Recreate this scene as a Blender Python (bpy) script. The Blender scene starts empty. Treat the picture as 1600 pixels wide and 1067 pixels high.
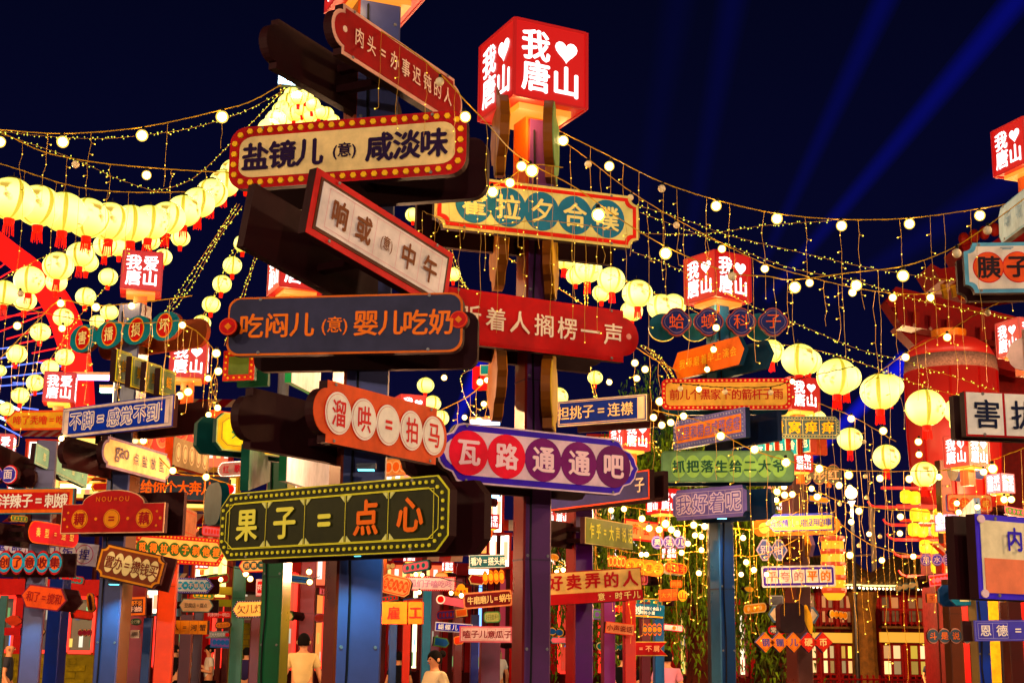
import bpy, math, random
from mathutils import Vector, Matrix
R = math.radians
random.seed(7)
scene = bpy.context.scene
col = scene.collection

# ------------------------------------------------------------------ camera
PITCH, ROLL, EYE = 12.05, 0.75, Vector((0, 0, 1.62))
FPX = 50 / 36 * 1600
cam_data = bpy.data.cameras.new('camera')
cam_data.lens = 50; cam_data.sensor_width = 36; cam_data.clip_end = 3000; cam_data.clip_start = 0.1
camera = bpy.data.objects.new('camera', cam_data)
ROT = Matrix.Rotation(R(90 + PITCH), 3, 'X') @ Matrix.Rotation(R(ROLL), 3, 'Z')
camera.matrix_world = Matrix.Translation(EYE) @ ROT.to_4x4()
col.objects.link(camera); scene.camera = camera

# ------------------------------------------------------------------ exposure
scene.view_settings.view_transform = 'Standard'
scene.view_settings.look = 'None'
scene.view_settings.exposure = 0.3
scene.view_settings.gamma = 1.0
scene.view_settings.use_curve_mapping = False
scene.render.engine = 'CYCLES'
scene.cycles.use_denoising = True
scene.cycles.max_bounces = 5
scene.cycles.diffuse_bounces = 2
scene.cycles.glossy_bounces = 2
scene.cycles.sample_clamp_indirect = 4.0
scene.cycles.sample_clamp_direct = 0.0
scene.cycles.volume_bounces = 0
scene.cycles.transparent_max_bounces = 16

# ------------------------------------------------------------------ night sky
world = bpy.data.worlds.new('World'); scene.world = world
world.use_nodes = True
wn = world.node_tree; wn.nodes.clear()
w_out = wn.nodes.new('ShaderNodeOutputWorld')
w_bg = wn.nodes.new('ShaderNodeBackground'); w_bg.inputs['Strength'].default_value = 1.0
w_tc = wn.nodes.new('ShaderNodeTexCoord')
w_sep = wn.nodes.new('ShaderNodeSeparateXYZ')
w_ramp = wn.nodes.new('ShaderNodeValToRGB')
w_ramp.color_ramp.elements[0].position = 0.0; w_ramp.color_ramp.elements[0].color = (0.006, 0.004, 0.030, 1)
w_ramp.color_ramp.elements[1].position = 0.52; w_ramp.color_ramp.elements[1].color = (0.0006, 0.0011, 0.0058, 1)
e_ = w_ramp.color_ramp.elements.new(0.20); e_.color = (0.0016, 0.0018, 0.018, 1)
wn.links.new(w_tc.outputs['Generated'], w_sep.inputs[0])
wn.links.new(w_sep.outputs['Z'], w_ramp.inputs[0])
wn.links.new(w_ramp.outputs[0], w_bg.inputs['Color'])
wn.links.new(w_bg.outputs[0], w_out.inputs['Surface'])

# ------------------------------------------------------------------ placing: a photo pixel and a distance give a point of the place
def ray(px, py):
    return ROT @ Vector(((px - 800) / FPX, (533.5 - py) / FPX, -1))
def P(px, py, D):
    r = ray(px, py)
    return EYE + r * (D / r.y)
def S(px, py, D):          # metres per photo pixel there
    return (D / ray(px, py).y) / FPX

# ------------------------------------------------------------------ colours and materials
def lin(c):
    return tuple((v / 255 / 12.92 if v / 255 <= .04045 else ((v / 255 + .055) / 1.055) ** 2.4) for v in c)
_mats = {}
def paint(rgb, rough=.5, wear=.12, scale=9.0, k=1.0):
    key = ('p', tuple(rgb), rough, wear, scale, k)
    if key in _mats: return _mats[key]
    m = bpy.data.materials.new('paint'); m.use_nodes = True
    n = m.node_tree; b = n.nodes['Principled BSDF']
    c = [v * k for v in lin(rgb)]; lu = .3 * c[0] + .55 * c[1] + .15 * c[2]
    c = [max(.0015, min(.85, lu + (v - lu) * 1.18)) for v in c]
    b.inputs['Specular IOR Level'].default_value = .10 if rough >= .5 else .3
    tc = n.nodes.new('ShaderNodeTexCoord'); no = n.nodes.new('ShaderNodeTexNoise'); no.inputs['Scale'].default_value = scale
    no.inputs['Detail'].default_value = 6; no.inputs['Roughness'].default_value = .65
    mp = n.nodes.new('ShaderNodeMapRange'); mp.inputs[1].default_value = .35; mp.inputs[2].default_value = .75
    mx = n.nodes.new('ShaderNodeMix'); mx.data_type = 'RGBA'
    mx.inputs[6].default_value = (*c, 1); mx.inputs[7].default_value = (*[v * (1 - 2.2 * wear) + .01 * wear for v in c], 1)
    n.links.new(tc.outputs['Object'], no.inputs['Vector']); n.links.new(no.outputs[0], mp.inputs[0])
    n.links.new(mp.outputs[0], mx.inputs[0]); n.links.new(mx.outputs[2], b.inputs['Base Color'])
    mr = n.nodes.new('ShaderNodeMapRange'); mr.inputs[3].default_value = max(.05, rough - .12); mr.inputs[4].default_value = min(1, rough + .15)
    n.links.new(no.outputs[0], mr.inputs[0]); n.links.new(mr.outputs[0], b.inputs['Roughness'])
    bu = n.nodes.new('ShaderNodeBump'); bu.inputs['Strength'].default_value = .08; bu.inputs['Distance'].default_value = .01
    n.links.new(no.outputs[0], bu.inputs['Height']); n.links.new(bu.outputs[0], b.inputs['Normal'])
    _mats[key] = m
    return m
def glow(c, s=1.0, light=True, base=(.02, .02, .02)):
    key = ('g', tuple(c), s, light)
    if key in _mats: return _mats[key]
    m = bpy.data.materials.new('lamp_glow'); m.use_nodes = True
    b = m.node_tree.nodes['Principled BSDF']
    b.inputs['Base Color'].default_value = (*base, 1); b.inputs['Roughness'].default_value = .4
    b.inputs['Emission Color'].default_value = (*c, 1); b.inputs['Emission Strength'].default_value = s
    if not light: m.cycles.emission_sampling = 'NONE'
    _mats[key] = m
    return m

# ------------------------------------------------------------------ mesh building
class MB:
    def __init__(s): s.v = []; s.f = []; s.m = []
    def add(s, vs, fs, mi=0):
        o = len(s.v); s.v += [tuple(p) for p in vs]; s.f += [tuple(i + o for i in f) for f in fs]; s.m += [mi] * len(fs)
        return s
    def box(s, c, d, mi=0, rz=0):
        x, y, z = d[0] / 2, d[1] / 2, d[2] / 2
        vs = []
        for sx, sy, sz in ((-1,-1,-1),(1,-1,-1),(1,1,-1),(-1,1,-1),(-1,-1,1),(1,-1,1),(1,1,1),(-1,1,1)):
            a, b = sx * x, sy * y
            vs.append((c[0] + a * math.cos(rz) - b * math.sin(rz), c[1] + a * math.sin(rz) + b * math.cos(rz), c[2] + sz * z))
        return s.add(vs, [(0,3,2,1),(4,5,6,7),(0,1,5,4),(1,2,6,5),(2,3,7,6),(3,0,4,7)], mi)
    def prism(s, pts, y0, y1, mi=0, back=True):       # outline in x,z ; front face at y0
        n = len(pts)
        vs = [(p[0], y0, p[1]) for p in pts] + [(p[0], y1, p[1]) for p in pts]
        fs = [tuple(range(n))] + ([tuple(range(2 * n - 1, n - 1, -1))] if back else [])
        fs += [(i, i + n, (i + 1) % n + n, (i + 1) % n) for i in range(n)]
        return s.add(vs, fs, mi)
    def ring(s, a, b, y, mi=0):                       # flat band between two outlines
        n = len(a)
        return s.add([(p[0], y, p[1]) for p in a] + [(p[0], y, p[1]) for p in b], [(i, (i + 1) % n, (i + 1) % n + n, i + n) for i in range(n)], mi)
    def tube(s, path, r, n=5, mi=0, cap=False):
        path = [Vector(p) for p in path]; rings = []
        rr = r if isinstance(r, (list, tuple)) else [r] * len(path)
        for i, p in enumerate(path):
            d = (path[min(i + 1, len(path) - 1)] - path[max(i - 1, 0)])
            d = d.normalized() if d.length > 1e-9 else Vector((0, 0, 1))
            u = d.cross(Vector((0, 0, 1)) if abs(d.z) < .9 else Vector((1, 0, 0))).normalized(); w = d.cross(u)
            rings.append([p + (u * math.cos(2 * math.pi * k / n) + w * math.sin(2 * math.pi * k / n)) * rr[i] for k in range(n)])
        vs = [q for g in rings for q in g]; fs = []
        for i in range(len(path) - 1):
            for k in range(n):
                fs.append((i * n + k, i * n + (k + 1) % n, (i + 1) * n + (k + 1) % n, (i + 1) * n + k))
        if cap: fs += [tuple(range(n))[::-1], tuple((len(path) - 1) * n + k for k in range(n))]
        return s.add(vs, fs, mi)
    def lathe(s, prof, n=16, c=(0, 0, 0), mi=0, sx=1, sy=1):
        vs = []
        for r, z in prof:
            for k in range(n):
                a = 2 * math.pi * k / n
                vs.append((c[0] + r * math.cos(a) * sx, c[1] + r * math.sin(a) * sy, c[2] + z))
        fs = [(i * n + k, i * n + (k + 1) % n, (i + 1) * n + (k + 1) % n, (i + 1) * n + k) for i in range(len(prof) - 1) for k in range(n)]
        fs += [tuple(range(n))[::-1], tuple((len(prof) - 1) * n + k for k in range(n))]
        return s.add(vs, fs, mi)
    def sphere(s, c, r, n=12, m=8, mi=0, sz=1.0):
        pr = [(max(1e-4, r * math.sin(math.pi * i / m)), -r * sz * math.cos(math.pi * i / m)) for i in range(m + 1)]
        return s.lathe(pr, n, c, mi)
    def mesh(s, name, mats, smooth=False):
        me = bpy.data.meshes.new(name); me.from_pydata(s.v, [], s.f)
        mats = mats if isinstance(mats, (list, tuple)) else [mats]
        for m in mats: me.materials.append(m)
        if len(mats) > 1: me.polygons.foreach_set('material_index', s.m)
        if smooth: me.polygons.foreach_set('use_smooth', [True] * len(s.f))
        me.update()
        return me
    def build(s, name, mats, parent=None, smooth=False, **tags):
        return link(name, s.mesh(name, mats, smooth), parent, **tags)
def link(name, me, parent=None, loc=None, **tags):
    o = bpy.data.objects.new(name, me); col.objects.link(o)
    if parent: o.parent = parent
    if loc is not None: o.location = loc
    for k, v in tags.items():
        if v: o[k] = v
    return o
def thing(name, label, category, loc=(0, 0, 0), rz=0, group=None, mat=None):
    o = bpy.data.objects.new(name, None); col.objects.link(o)
    o.empty_display_size = .2
    if mat is not None: o.matrix_world = mat
    else: o.location = loc; o.rotation_euler = (0, 0, rz)
    o['label'] = label; o['category'] = category
    if group: o['group'] = group
    return o
def copy_tree(o, parent=None):
    c = o.copy(); col.objects.link(c); c.parent = parent
    for ch in o.children: copy_tree(ch, c)
    return c
def smooth_path(pts, k=8):
    pts = [Vector(p) for p in pts]
    if len(pts) < 3: return pts
    out = []
    for i in range(len(pts) - 1):
        a = pts[max(i - 1, 0)]; b = pts[i]; c = pts[i + 1]; d = pts[min(i + 2, len(pts) - 1)]
        for j in range(k):
            t = j / k
            out.append(.5 * ((2 * b) + (c - a) * t + (2 * a - 5 * b + 4 * c - d) * t * t + (3 * b - a - 3 * c + d) * t ** 3))
    out.append(pts[-1])
    return out

# ------------------------------------------------------------------ lettering
_glyph = {}
def glyph(t, bold=.02):
    key = t
    if key not in _glyph:
        c = bpy.data.curves.new('lettering', 'FONT'); c.body = t; c.resolution_u = 2
        o = bpy.data.objects.new('lettering', c); col.objects.link(o)
        me = bpy.data.meshes.new_from_object(o)
        vs = [(v.co.x, v.co.y) for v in me.vertices]; fs = [tuple(p.vertices) for p in me.polygons]
        bpy.data.objects.remove(o); bpy.data.curves.remove(c); bpy.data.meshes.remove(me)
        if not vs: _glyph[key] = ([], []); return _glyph[key]
        x0, x1 = min(v[0] for v in vs), max(v[0] for v in vs); y0, y1 = min(v[1] for v in vs), max(v[1] for v in vs)
        _glyph[key] = ([(v[0] - (x0 + x1) / 2, v[1] - (y0 + y1) / 2) for v in vs], fs)
    return _glyph[key]
def put_text(mb, toks, x0, x1, z, size, y, bold=.02, sx=1.0, slope=0.0):
    n = len(toks)
    if n > 1 and not any(isinstance(t, tuple) for t in toks): sx = min(sx, abs(x1 - x0) / n * .97 / (size * 1.02))
    for i, t in enumerate(toks):
        sc = 1.0
        if isinstance(t, tuple): t, sc = t
        x = x0 + (i + .5) * (x1 - x0) / n
        if t == ' ': continue
        vs, fs = glyph(t); k = size * sc * 1.1; e = bold * 1.0
        shifts = [(0, 0)] if e < .008 else [(e, 0), (-e, 0), (0, e * .8), (0, -e * .8)] if e < .04 else [(e * math.cos(q * .785), e * math.sin(q * .785)) for q in range(8)]
        out = MB(); mb.append(out)
        for j, (du, dv) in enumerate(shifts):
            out.add([(x + (a + du) * k * sx, y - .00012 * j, z + slope * x + (b + dv) * k) for a, b in vs], fs)

# ------------------------------------------------------------------ sign outlines (x,z), counter-clockwise seen from the front
def arc(cx, cy, rx, ry, a0, a1, n=8):
    return [(cx + rx * math.cos(R(a0 + (a1 - a0) * i / n)), cy + ry * math.sin(R(a0 + (a1 - a0) * i / n))) for i in range(n + 1)]
def outline(kind, w, h):
    a, b = w / 2, h / 2
    if kind == 'rect': return [(-a, -b), (a, -b), (a, b), (-a, b)]
    if kind.startswith('round'):
        r = h * (float(kind[5:]) if kind[5:] else .16)
        return arc(a - r, -b + r, r, r, -90, 0, 6) + arc(a - r, b - r, r, r, 0, 90, 6) + arc(-a + r, b - r, r, r, 90, 180, 6) + arc(-a + r, -b + r, r, r, 180, 270, 6)
    if kind == 'pill': return arc(a - b, 0, b, b, -90, 90, 12) + arc(-a + b, 0, b, b, 90, 270, 12)
    if kind == 'cham':
        c = h * .2
        return [(-a + c, -b), (a - c, -b), (a, -b + c), (a, b - c), (a - c, b), (-a + c, b), (-a, b - c), (-a, -b + c)]
    if kind == 'hexa':
        c = h * .3
        return [(-a + c, -b), (a - c, -b), (a, 0), (a - c, b), (-a + c, b), (-a, 0)]
    if kind == 'arrl':
        c = h * .5
        return [(-a + c, -b), (a, -b), (a, b), (-a + c, b), (-a, 0)]
    if kind == 'arrr':
        c = h * .4
        return [(-a, -b), (a - c, -b), (a, 0), (a - c, b), (-a, b)]
    if kind == 'flag':
        c = h * .5
        return [(-a, -b), (a, -b), (a - c, 0), (a, b), (-a, b)]
    if kind == 'ticket':
        r = h * .17
        return arc(a, -b, r, r, 180, 90, 5) + arc(a, b, r, r, 270, 180, 5) + arc(-a, b, r, r, 360, 270, 5) + arc(-a, -b, r, r, 90, 0, 5)
    if kind == 'step':
        r = h * .14
        return [(-a + r, -b), (a - r, -b), (a - r, -b + r), (a, -b + r), (a, b - r), (a - r, b - r), (a - r, b), (-a + r, b), (-a + r, b - r), (-a, b - r), (-a, -b + r), (-a + r, -b + r)]
    if kind == 'ogee':      # straight shoulders, then a rounded tongue at each end
        e = h * .34; r = b * .74
        return [(-a + e, -b), (a - e, -b), (a - e, -r)] + arc(a - e, 0, e, r, -78, 78, 10) + [(a - e, r), (a - e, b), (-a + e, b), (-a + e, r)] + arc(-a + e, 0, e, r, 102, 258, 10) + [(-a + e, -r)]
    if kind == 'brace':     # softly pointed brace ends
        e = h * .42
        right = [(a - e * 1.25, -b), (a - e, -b * .94), (a - e * .78, -b * .66), (a - e * .42, -b * .56), (a - e * .2, -b * .36), (a - e * .12, -b * .14), (a, 0)]
        right += [(x, -z) for x, z in right[-2::-1]]
        return right + [(-x, -z) for x, z in right]
    if kind == 'arch':
        bb = b * .35
        return [(-a, -b), (a, -b), (a, bb)] + arc(0, bb, w * .3, b - bb, 0, 180, 16) + [(-a, bb)]
    if kind == 'diam': return [(0, -b), (a, 0), (0, b), (-a, 0)]
    if kind == 'oval': return arc(0, 0, a, b, 0, 345, 23)
    if kind == 'quad':
        o = []
        for k in range(24):
            t = 2 * math.pi * k / 24
            q = .86 + .14 * abs(math.cos(2 * t))
            o.append((a * q * math.cos(t), b * q * math.sin(t)))
        return o
    if kind.startswith('scal'):      # row of n scallops joined along a middle bar
        n = int(kind[4:]); o = []; r = a / n
        for k in range(n): o += arc(-a + r * (2 * k + 1), 0, r * 1.06, b, 200, 340, 6)
        for k in range(n): o += arc(a - r * (2 * k + 1), 0, r * 1.06, b, 20, 160, 6)
        return o
    raise KeyError(kind)
def inset(pts, w, h, d):
    return [(x * (w - 2 * d) / w, z * (h - 2 * d) / h) for x, z in pts]
def along(pts, step):
    pts = list(pts) + [pts[0]]
    L = sum(math.dist(pts[i], pts[i + 1]) for i in range(len(pts) - 1)); n = max(4, int(L / step)); st = L / n
    out = []; acc = 0; nxt = st / 2
    for i in range(len(pts) - 1):
        d = math.dist(pts[i], pts[i + 1])
        while d > 0 and nxt <= acc + d + 1e-9 and len(out) < n:
            t = (nxt - acc) / d; out.append((pts[i][0] + (pts[i + 1][0] - pts[i][0]) * t, pts[i][1] + (pts[i + 1][1] - pts[i][1]) * t)); nxt += st
        acc += d
    return out

TIMBER = (38, 5, 9)
SG = 'slogan signs on the post crossings'
def frame_of(x0, y0, x1, y1, D, r=None):
    a, b = ray(x0, y0), ray(x1, y1)
    if r is None and min(a.z, b.z) > .06:           # level board: both ends at one height
        k = 2 * D / (a.y / a.z + b.y / b.z)
        L, Rt = EYE + a * (k / a.z), EYE + b * (k / b.z)
    else:
        r = 1.0 if r is None else r                 # ratio of far-end distances right / left
        dl = 2 * D / (1 + r); dr = dl * r
        L, Rt = EYE + a * (dl / a.y), EYE + b * (dr / b.y)
    x = (Rt - L); w = x.length; x.normalize()
    y = Vector((-x.y, x.x, 0)).normalized(); z = x.cross(y)
    C = (L + Rt) / 2
    return Matrix(((x.x, y.x, z.x, C.x), (x.y, y.y, z.y, C.y), (x.z, y.z, z.z, C.z), (0, 0, 0, 1))), w
def sign(x0, y0, x1, y1, h, D, kind, layers, items=(), label='', r=None, back=.34, bk='same', thick=.05, timber=TIMBER, name='slogan_sign', cat='sign', group=SG, lit=0):
    M, w = frame_of(x0, y0, x1, y1, D, r)
    H = h * S((x0 + x1) / 2, (y0 + y1) / 2, D)
    t = thing(name, label, cat, mat=M, group=group)
    base = outline(kind, w, H)
    tm = paint(timber, .62)
    MB().prism(base, 0, thick).build('board', tm, t)
    if back:
        bo = base if bk == 'same' else outline(bk, w, H)
        bt = min(.05, thick)
        MB().prism(bo, back, back + bt).build('back_board', tm, t)
        br = MB()
        for zz in (-.22, .22): br.box((0, (thick + back) / 2, zz * H), (.05, back - thick - .001, .04))
        br.build('bracket', tm, t)
    y = -.002; ins = [0]
    for i, (d, c) in enumerate(layers):
        MB().prism(inset(base, w, H, d * H), y - .003, y + .0015, back=False).build('rim' if i == 0 and len(layers) > 1 else 'face_panel', paint(c, .5, .2, 5), t)
        y -= .004
    groups = {}
    for it in items:
        k = it[0]
        if k == 't':
            _, toks, u0, u1, v, s, c = it[:7]; bold = it[7] if len(it) > 7 else .02; sx = it[8] if len(it) > 8 else 1.0
            key = tuple(c)
            mb = groups.setdefault(key, [])
            put_text(mb, toks, u0 * w, u1 * w, v * H, s * H, y - (.0078 if bold >= 0 else .0095), bold, sx)
        elif k == 'd':
            _, n, u0, u1, v, rr, cs = it[:7]; asp = it[7] if len(it) > 7 else 1.0
            if isinstance(cs[0], (int, float)): cs = [cs] * n
            elif isinstance(cs[0][0], (int, float)): cs = list(cs) if len(cs[0]) == 3 else [cs] * n
            cell = (u1 - u0) * w / n; asp = min(asp, cell * .53 / (rr * H)) if n > 2 else asp
            for i in range(n):
                cx = (u0 + (i + .5) * (u1 - u0) / n) * w
                stack = cs[i] if isinstance(cs[i][0], (tuple, list)) else [(1, cs[i])]
                par = None
                for j, (q, c) in enumerate(stack):
                    d = MB().prism(arc(cx, v * H, rr * H * q * asp, rr * H * q, 0, 348, 29), y - .003 - .0011 * j - .0004 * (i % 2), y + .003 if j == 0 else y - .0011 * j - .0028, back=False)
                    oo = d.build('disc' if j == 0 else 'disc_inlay', paint(c), t if par is None else par)
                    par = par or oo
            y -= .0005
        elif k == 'o':
            _, d, step, rad, c = it[:5]
            e = it[5] if len(it) > 5 else 0
            mb = MB()
            for (px, pz) in along(inset(base, w, H, d * H), step * H):
                mb.prism(arc(px, pz, rad * H, rad * H, 0, 300, 5), y - .006, y + .006, back=False)
            mb.build('border_studs', glow(lin(c), e) if e else paint(c), t, kind='stuff')
        elif k == 'b':
            _, d, th, c = it
            MB().ring(inset(base, w, H, d * H), inset(base, w, H, (d + th) * H), y - .0035).build('border_line', paint(c), t)
        elif k == 'r':
            _, u0, u1, v0, v1, c = it
            kd = 'rect'
            MB().prism([(u0 * w, v0 * H), (u1 * w, v0 * H), (u1 * w, v1 * H), (u0 * w, v1 * H)], y - .002, y + .002, back=False).build('panel', paint(c), t)
            y -= .0022
        elif k == 'g':     # thin grid lines: vertical rules between cells + outline
            _, n, u0, u1, v0, v1, th, c = it
            mb = MB(); q = th * H / 2
            for i in range(n + 1):
                x = (u0 + (u1 - u0) * i / n) * w
                mb.add([(x - q, y - .005, v0 * H), (x + q, y - .005, v0 * H), (x + q, y - .005, v1 * H), (x - q, y - .005, v1 * H)], [(0, 1, 2, 3)])
            for v in (v0, v1):
                mb.add([(u0 * w - q, y - .0055, v * H - q), (u1 * w + q, y - .0055, v * H - q), (u1 * w + q, y - .0055, v * H + q), (u0 * w - q, y - .0055, v * H + q)], [(0, 1, 2, 3)])
            mb.build('cell_lines', paint(c), t)
        elif k == 'x':     # free prisms: list of outlines in (u,v)
            _, polys, c = it
            for pl in polys: MB().prism([(u * w, v * H) for u, v in pl], y - .004, y + .002, back=False).build('ornament', paint(c), t)
    if D < 9.6 and w > .5:
        for sx in (-1, 1):
            for sz in (-1, 1):
                MB().lathe([(.009, 0), (.007, .004)], 8).build('screw', paint((120, 110, 100), .35), t).matrix_local = Matrix.Translation((sx * w * .36, y - .001, sz * H * .455)) @ Matrix.Rotation(R(90), 4, 'X')
    for c, lst in groups.items():
        if D < 14.5:
            for mb in lst:
                if mb.v: mb.build('character', paint(c, .5, .04), t)
        else:
            al = MB()
            for mb in lst: al.add(mb.v, mb.f)
            if al.v: al.build('lettering', paint(c, .5, .04), t, kind='stuff')
    return t
ORD = 'first second third fourth fifth sixth seventh eighth ninth tenth eleventh twelfth thirteenth fourteenth fifteenth sixteenth seventeenth eighteenth nineteenth twentieth twenty-first twenty-second twenty-third twenty-fourth twenty-fifth twenty-sixth'.split()

# ================================================================== ground
def noise_ground():
    m = paint((70, 62, 60), .55, .2, .8)
    return m
g = MB(); g.add([(-400, -60, 0), (400, -60, 0), (400, 900, 0), (-400, 900, 0)], [(0, 1, 2, 3)])
g.build('ground', noise_ground(), kind='structure')
pv = MB()
pv.add([(-30, -15, .004), (30, -15, .004), (30, 36, .004), (-30, 36, .004)], [(0, 1, 2, 3)])
pv.build('plaza_paving', paint((96, 84, 80), .4, .25, 1.5), kind='structure')

# ================================================================== sign posts
def post(xb, xt, yt, wpx, D, front, side, label, ang=22, name='sign_post', z0=None):
    """xb: photo x at the frame's foot, xt,yt: photo position of its head"""
    base = P(xb, 1067, D); top = P(xt, yt, D)
    s = S(xb, 1000, D); a = wpx * s / (math.cos(R(ang)) + abs(math.sin(R(ang))))
    t = thing(name, label, 'post', (( base.x * .35 + top.x * .65), D, 0), R(ang), 'painted square posts carrying the signs')
    hz = top.z; q = a / 2; c = min(.012, a * .06)
    pr = [(-q + c, -q), (q - c, -q), (q, -q + c), (q, q - c), (q - c, q), (-q + c, q), (-q, q - c), (-q, -q + c)]
    m = MB(); vs = [(x, y, .012) for x, y in pr] + [(x, y, hz) for x, y in pr]
    fs = [(i, (i + 1) % 8, (i + 1) % 8 + 8, i + 8) for i in range(8)] + [tuple(range(8, 16))]
    m.add(vs, fs); m.m = [0, 0, 1, 1, 1, 1, 1, 1, 0]
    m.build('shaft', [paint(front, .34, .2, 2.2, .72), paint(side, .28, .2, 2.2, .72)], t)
    sm = MB(); zz = 1.0
    while zz < hz - .2:
        for sx, sy, lx, ly in ((0, -1, a * .9, .004), (-1, 0, .004, a * .9)): sm.box((sx * (q + .001), sy * (q + .001), zz), (lx, ly, .012))
        zz += 1.15
    if sm.v: sm.build('joint_strip', paint(tuple(int(v * .6) for v in front), .4), t, kind='stuff')
    if D < 13.5:
        for k in range(int(hz / .575)):
            for sx in (-.36, .36): MB().lathe([(.011, 0), (.009, .006)], 6).build('bolt', paint((110, 104, 100), .35), t).matrix_local = Matrix.Translation((sx * a, -q - .0005, .45 + k * .575)) @ Matrix.Rotation(R(90), 4, 'X')
        cb = MB(); cb.tube([(-q * .5 + .01 * math.sin(k * 1.7), -q - .012, .02 + (hz - .1) * k / 14) for k in range(15)], .007, 5); cb.build('cable', paint((18, 16, 18), .5), t)
    b = MB(); b.box((0, 0, .006), (a * 2.0, a * 2.0, .012))
    for sx in (-1, 1):
        for sy in (-1, 1): b.lathe([(.018, 0), (.018, .03)], 6, (sx * a * .8, sy * a * .8, .012))
    b.build('base_plate', paint((60, 60, 64), .4), t)
    return t
RED = (112, 20, 18)
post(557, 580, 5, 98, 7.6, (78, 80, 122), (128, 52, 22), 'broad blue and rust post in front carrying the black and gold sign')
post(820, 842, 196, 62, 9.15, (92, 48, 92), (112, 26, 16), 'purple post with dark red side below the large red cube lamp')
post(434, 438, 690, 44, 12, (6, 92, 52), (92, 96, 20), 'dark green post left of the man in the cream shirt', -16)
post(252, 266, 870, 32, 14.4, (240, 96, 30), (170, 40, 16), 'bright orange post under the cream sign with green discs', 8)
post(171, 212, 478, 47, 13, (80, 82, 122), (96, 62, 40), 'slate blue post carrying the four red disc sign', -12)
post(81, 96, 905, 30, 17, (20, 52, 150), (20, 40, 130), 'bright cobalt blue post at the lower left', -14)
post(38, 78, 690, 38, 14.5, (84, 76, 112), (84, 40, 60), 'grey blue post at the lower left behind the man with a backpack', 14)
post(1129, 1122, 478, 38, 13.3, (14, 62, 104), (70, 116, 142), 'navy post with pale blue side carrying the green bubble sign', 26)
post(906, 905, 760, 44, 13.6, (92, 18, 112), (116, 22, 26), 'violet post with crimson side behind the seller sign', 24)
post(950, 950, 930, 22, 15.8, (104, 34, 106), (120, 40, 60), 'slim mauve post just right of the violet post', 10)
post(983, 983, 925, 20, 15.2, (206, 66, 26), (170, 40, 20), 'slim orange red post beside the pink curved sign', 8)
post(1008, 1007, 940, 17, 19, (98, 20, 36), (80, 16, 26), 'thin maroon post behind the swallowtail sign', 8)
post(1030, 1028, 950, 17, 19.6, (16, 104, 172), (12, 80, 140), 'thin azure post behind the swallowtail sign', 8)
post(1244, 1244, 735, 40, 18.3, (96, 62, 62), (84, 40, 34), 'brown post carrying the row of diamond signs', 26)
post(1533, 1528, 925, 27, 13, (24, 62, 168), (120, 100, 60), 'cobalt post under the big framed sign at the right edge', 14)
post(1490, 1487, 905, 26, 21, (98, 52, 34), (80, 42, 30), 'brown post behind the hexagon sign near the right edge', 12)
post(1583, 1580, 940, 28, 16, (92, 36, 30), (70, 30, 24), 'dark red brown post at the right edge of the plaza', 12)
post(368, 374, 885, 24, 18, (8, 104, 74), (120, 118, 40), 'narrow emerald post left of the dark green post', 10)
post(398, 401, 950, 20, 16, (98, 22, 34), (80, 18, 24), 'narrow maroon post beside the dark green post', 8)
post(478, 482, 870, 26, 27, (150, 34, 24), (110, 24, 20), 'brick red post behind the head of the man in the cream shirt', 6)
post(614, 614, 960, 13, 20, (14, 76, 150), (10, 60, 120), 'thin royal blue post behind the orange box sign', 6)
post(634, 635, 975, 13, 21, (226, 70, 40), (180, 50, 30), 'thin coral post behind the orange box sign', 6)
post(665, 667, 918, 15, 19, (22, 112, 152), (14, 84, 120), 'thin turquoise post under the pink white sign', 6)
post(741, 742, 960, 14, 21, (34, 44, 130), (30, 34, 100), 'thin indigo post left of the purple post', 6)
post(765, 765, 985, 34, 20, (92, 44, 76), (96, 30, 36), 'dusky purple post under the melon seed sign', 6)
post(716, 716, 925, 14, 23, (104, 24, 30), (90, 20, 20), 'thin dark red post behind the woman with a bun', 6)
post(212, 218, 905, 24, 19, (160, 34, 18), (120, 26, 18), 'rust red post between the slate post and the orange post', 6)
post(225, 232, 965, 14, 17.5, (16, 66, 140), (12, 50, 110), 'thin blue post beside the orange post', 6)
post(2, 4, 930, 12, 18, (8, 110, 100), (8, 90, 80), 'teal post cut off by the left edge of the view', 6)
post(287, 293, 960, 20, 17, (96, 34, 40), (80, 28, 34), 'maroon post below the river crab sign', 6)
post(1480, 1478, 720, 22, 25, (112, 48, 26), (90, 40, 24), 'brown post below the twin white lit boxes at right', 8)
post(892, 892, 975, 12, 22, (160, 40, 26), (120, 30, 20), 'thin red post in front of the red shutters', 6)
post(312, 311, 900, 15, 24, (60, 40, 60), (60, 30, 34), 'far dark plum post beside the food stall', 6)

# ================================================================== slogan signs
CREAM = (240, 205, 150); PALE = (236, 208, 186)
# --- crossing on the near post
sign(518, 34, 721, 168, 79, 7.1, 'ogee', [(0, (222, 164, 140)), (.075, (150, 8, 14))],
     [('t', list('肉头=办事迟钝的人'), -.37, .40, 0, .36, (236, 196, 170), .012, .8), ('d', 1, -.44, -.40, 0, .06, (236, 196, 170))],
     'dark red sign with pale pink rim topmost on the near post, text 肉头=办事迟钝的人', back=.40)
sign(359, 249, 729, 221, 103, 7.0, 'round.26', [(0, (168, 12, 14)), (.17, (232, 196, 138))],
     [('o', .085, .165, .048, (255, 176, 84)), ('t', ['盐', '镜', '儿'], -.44, -.09, 0, .42, (30, 4, 40), .035), ('t', [('(意)', .52)], -.09, .09, -.02, .42, (30, 4, 40), .02),
      ('t', ['咸', '淡', '味'], .09, .43, 0, .43, (30, 4, 40), .035)],
     'cream sign in a red border of orange studs, text 盐镜儿(意)咸淡味', back=.40)
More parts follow.
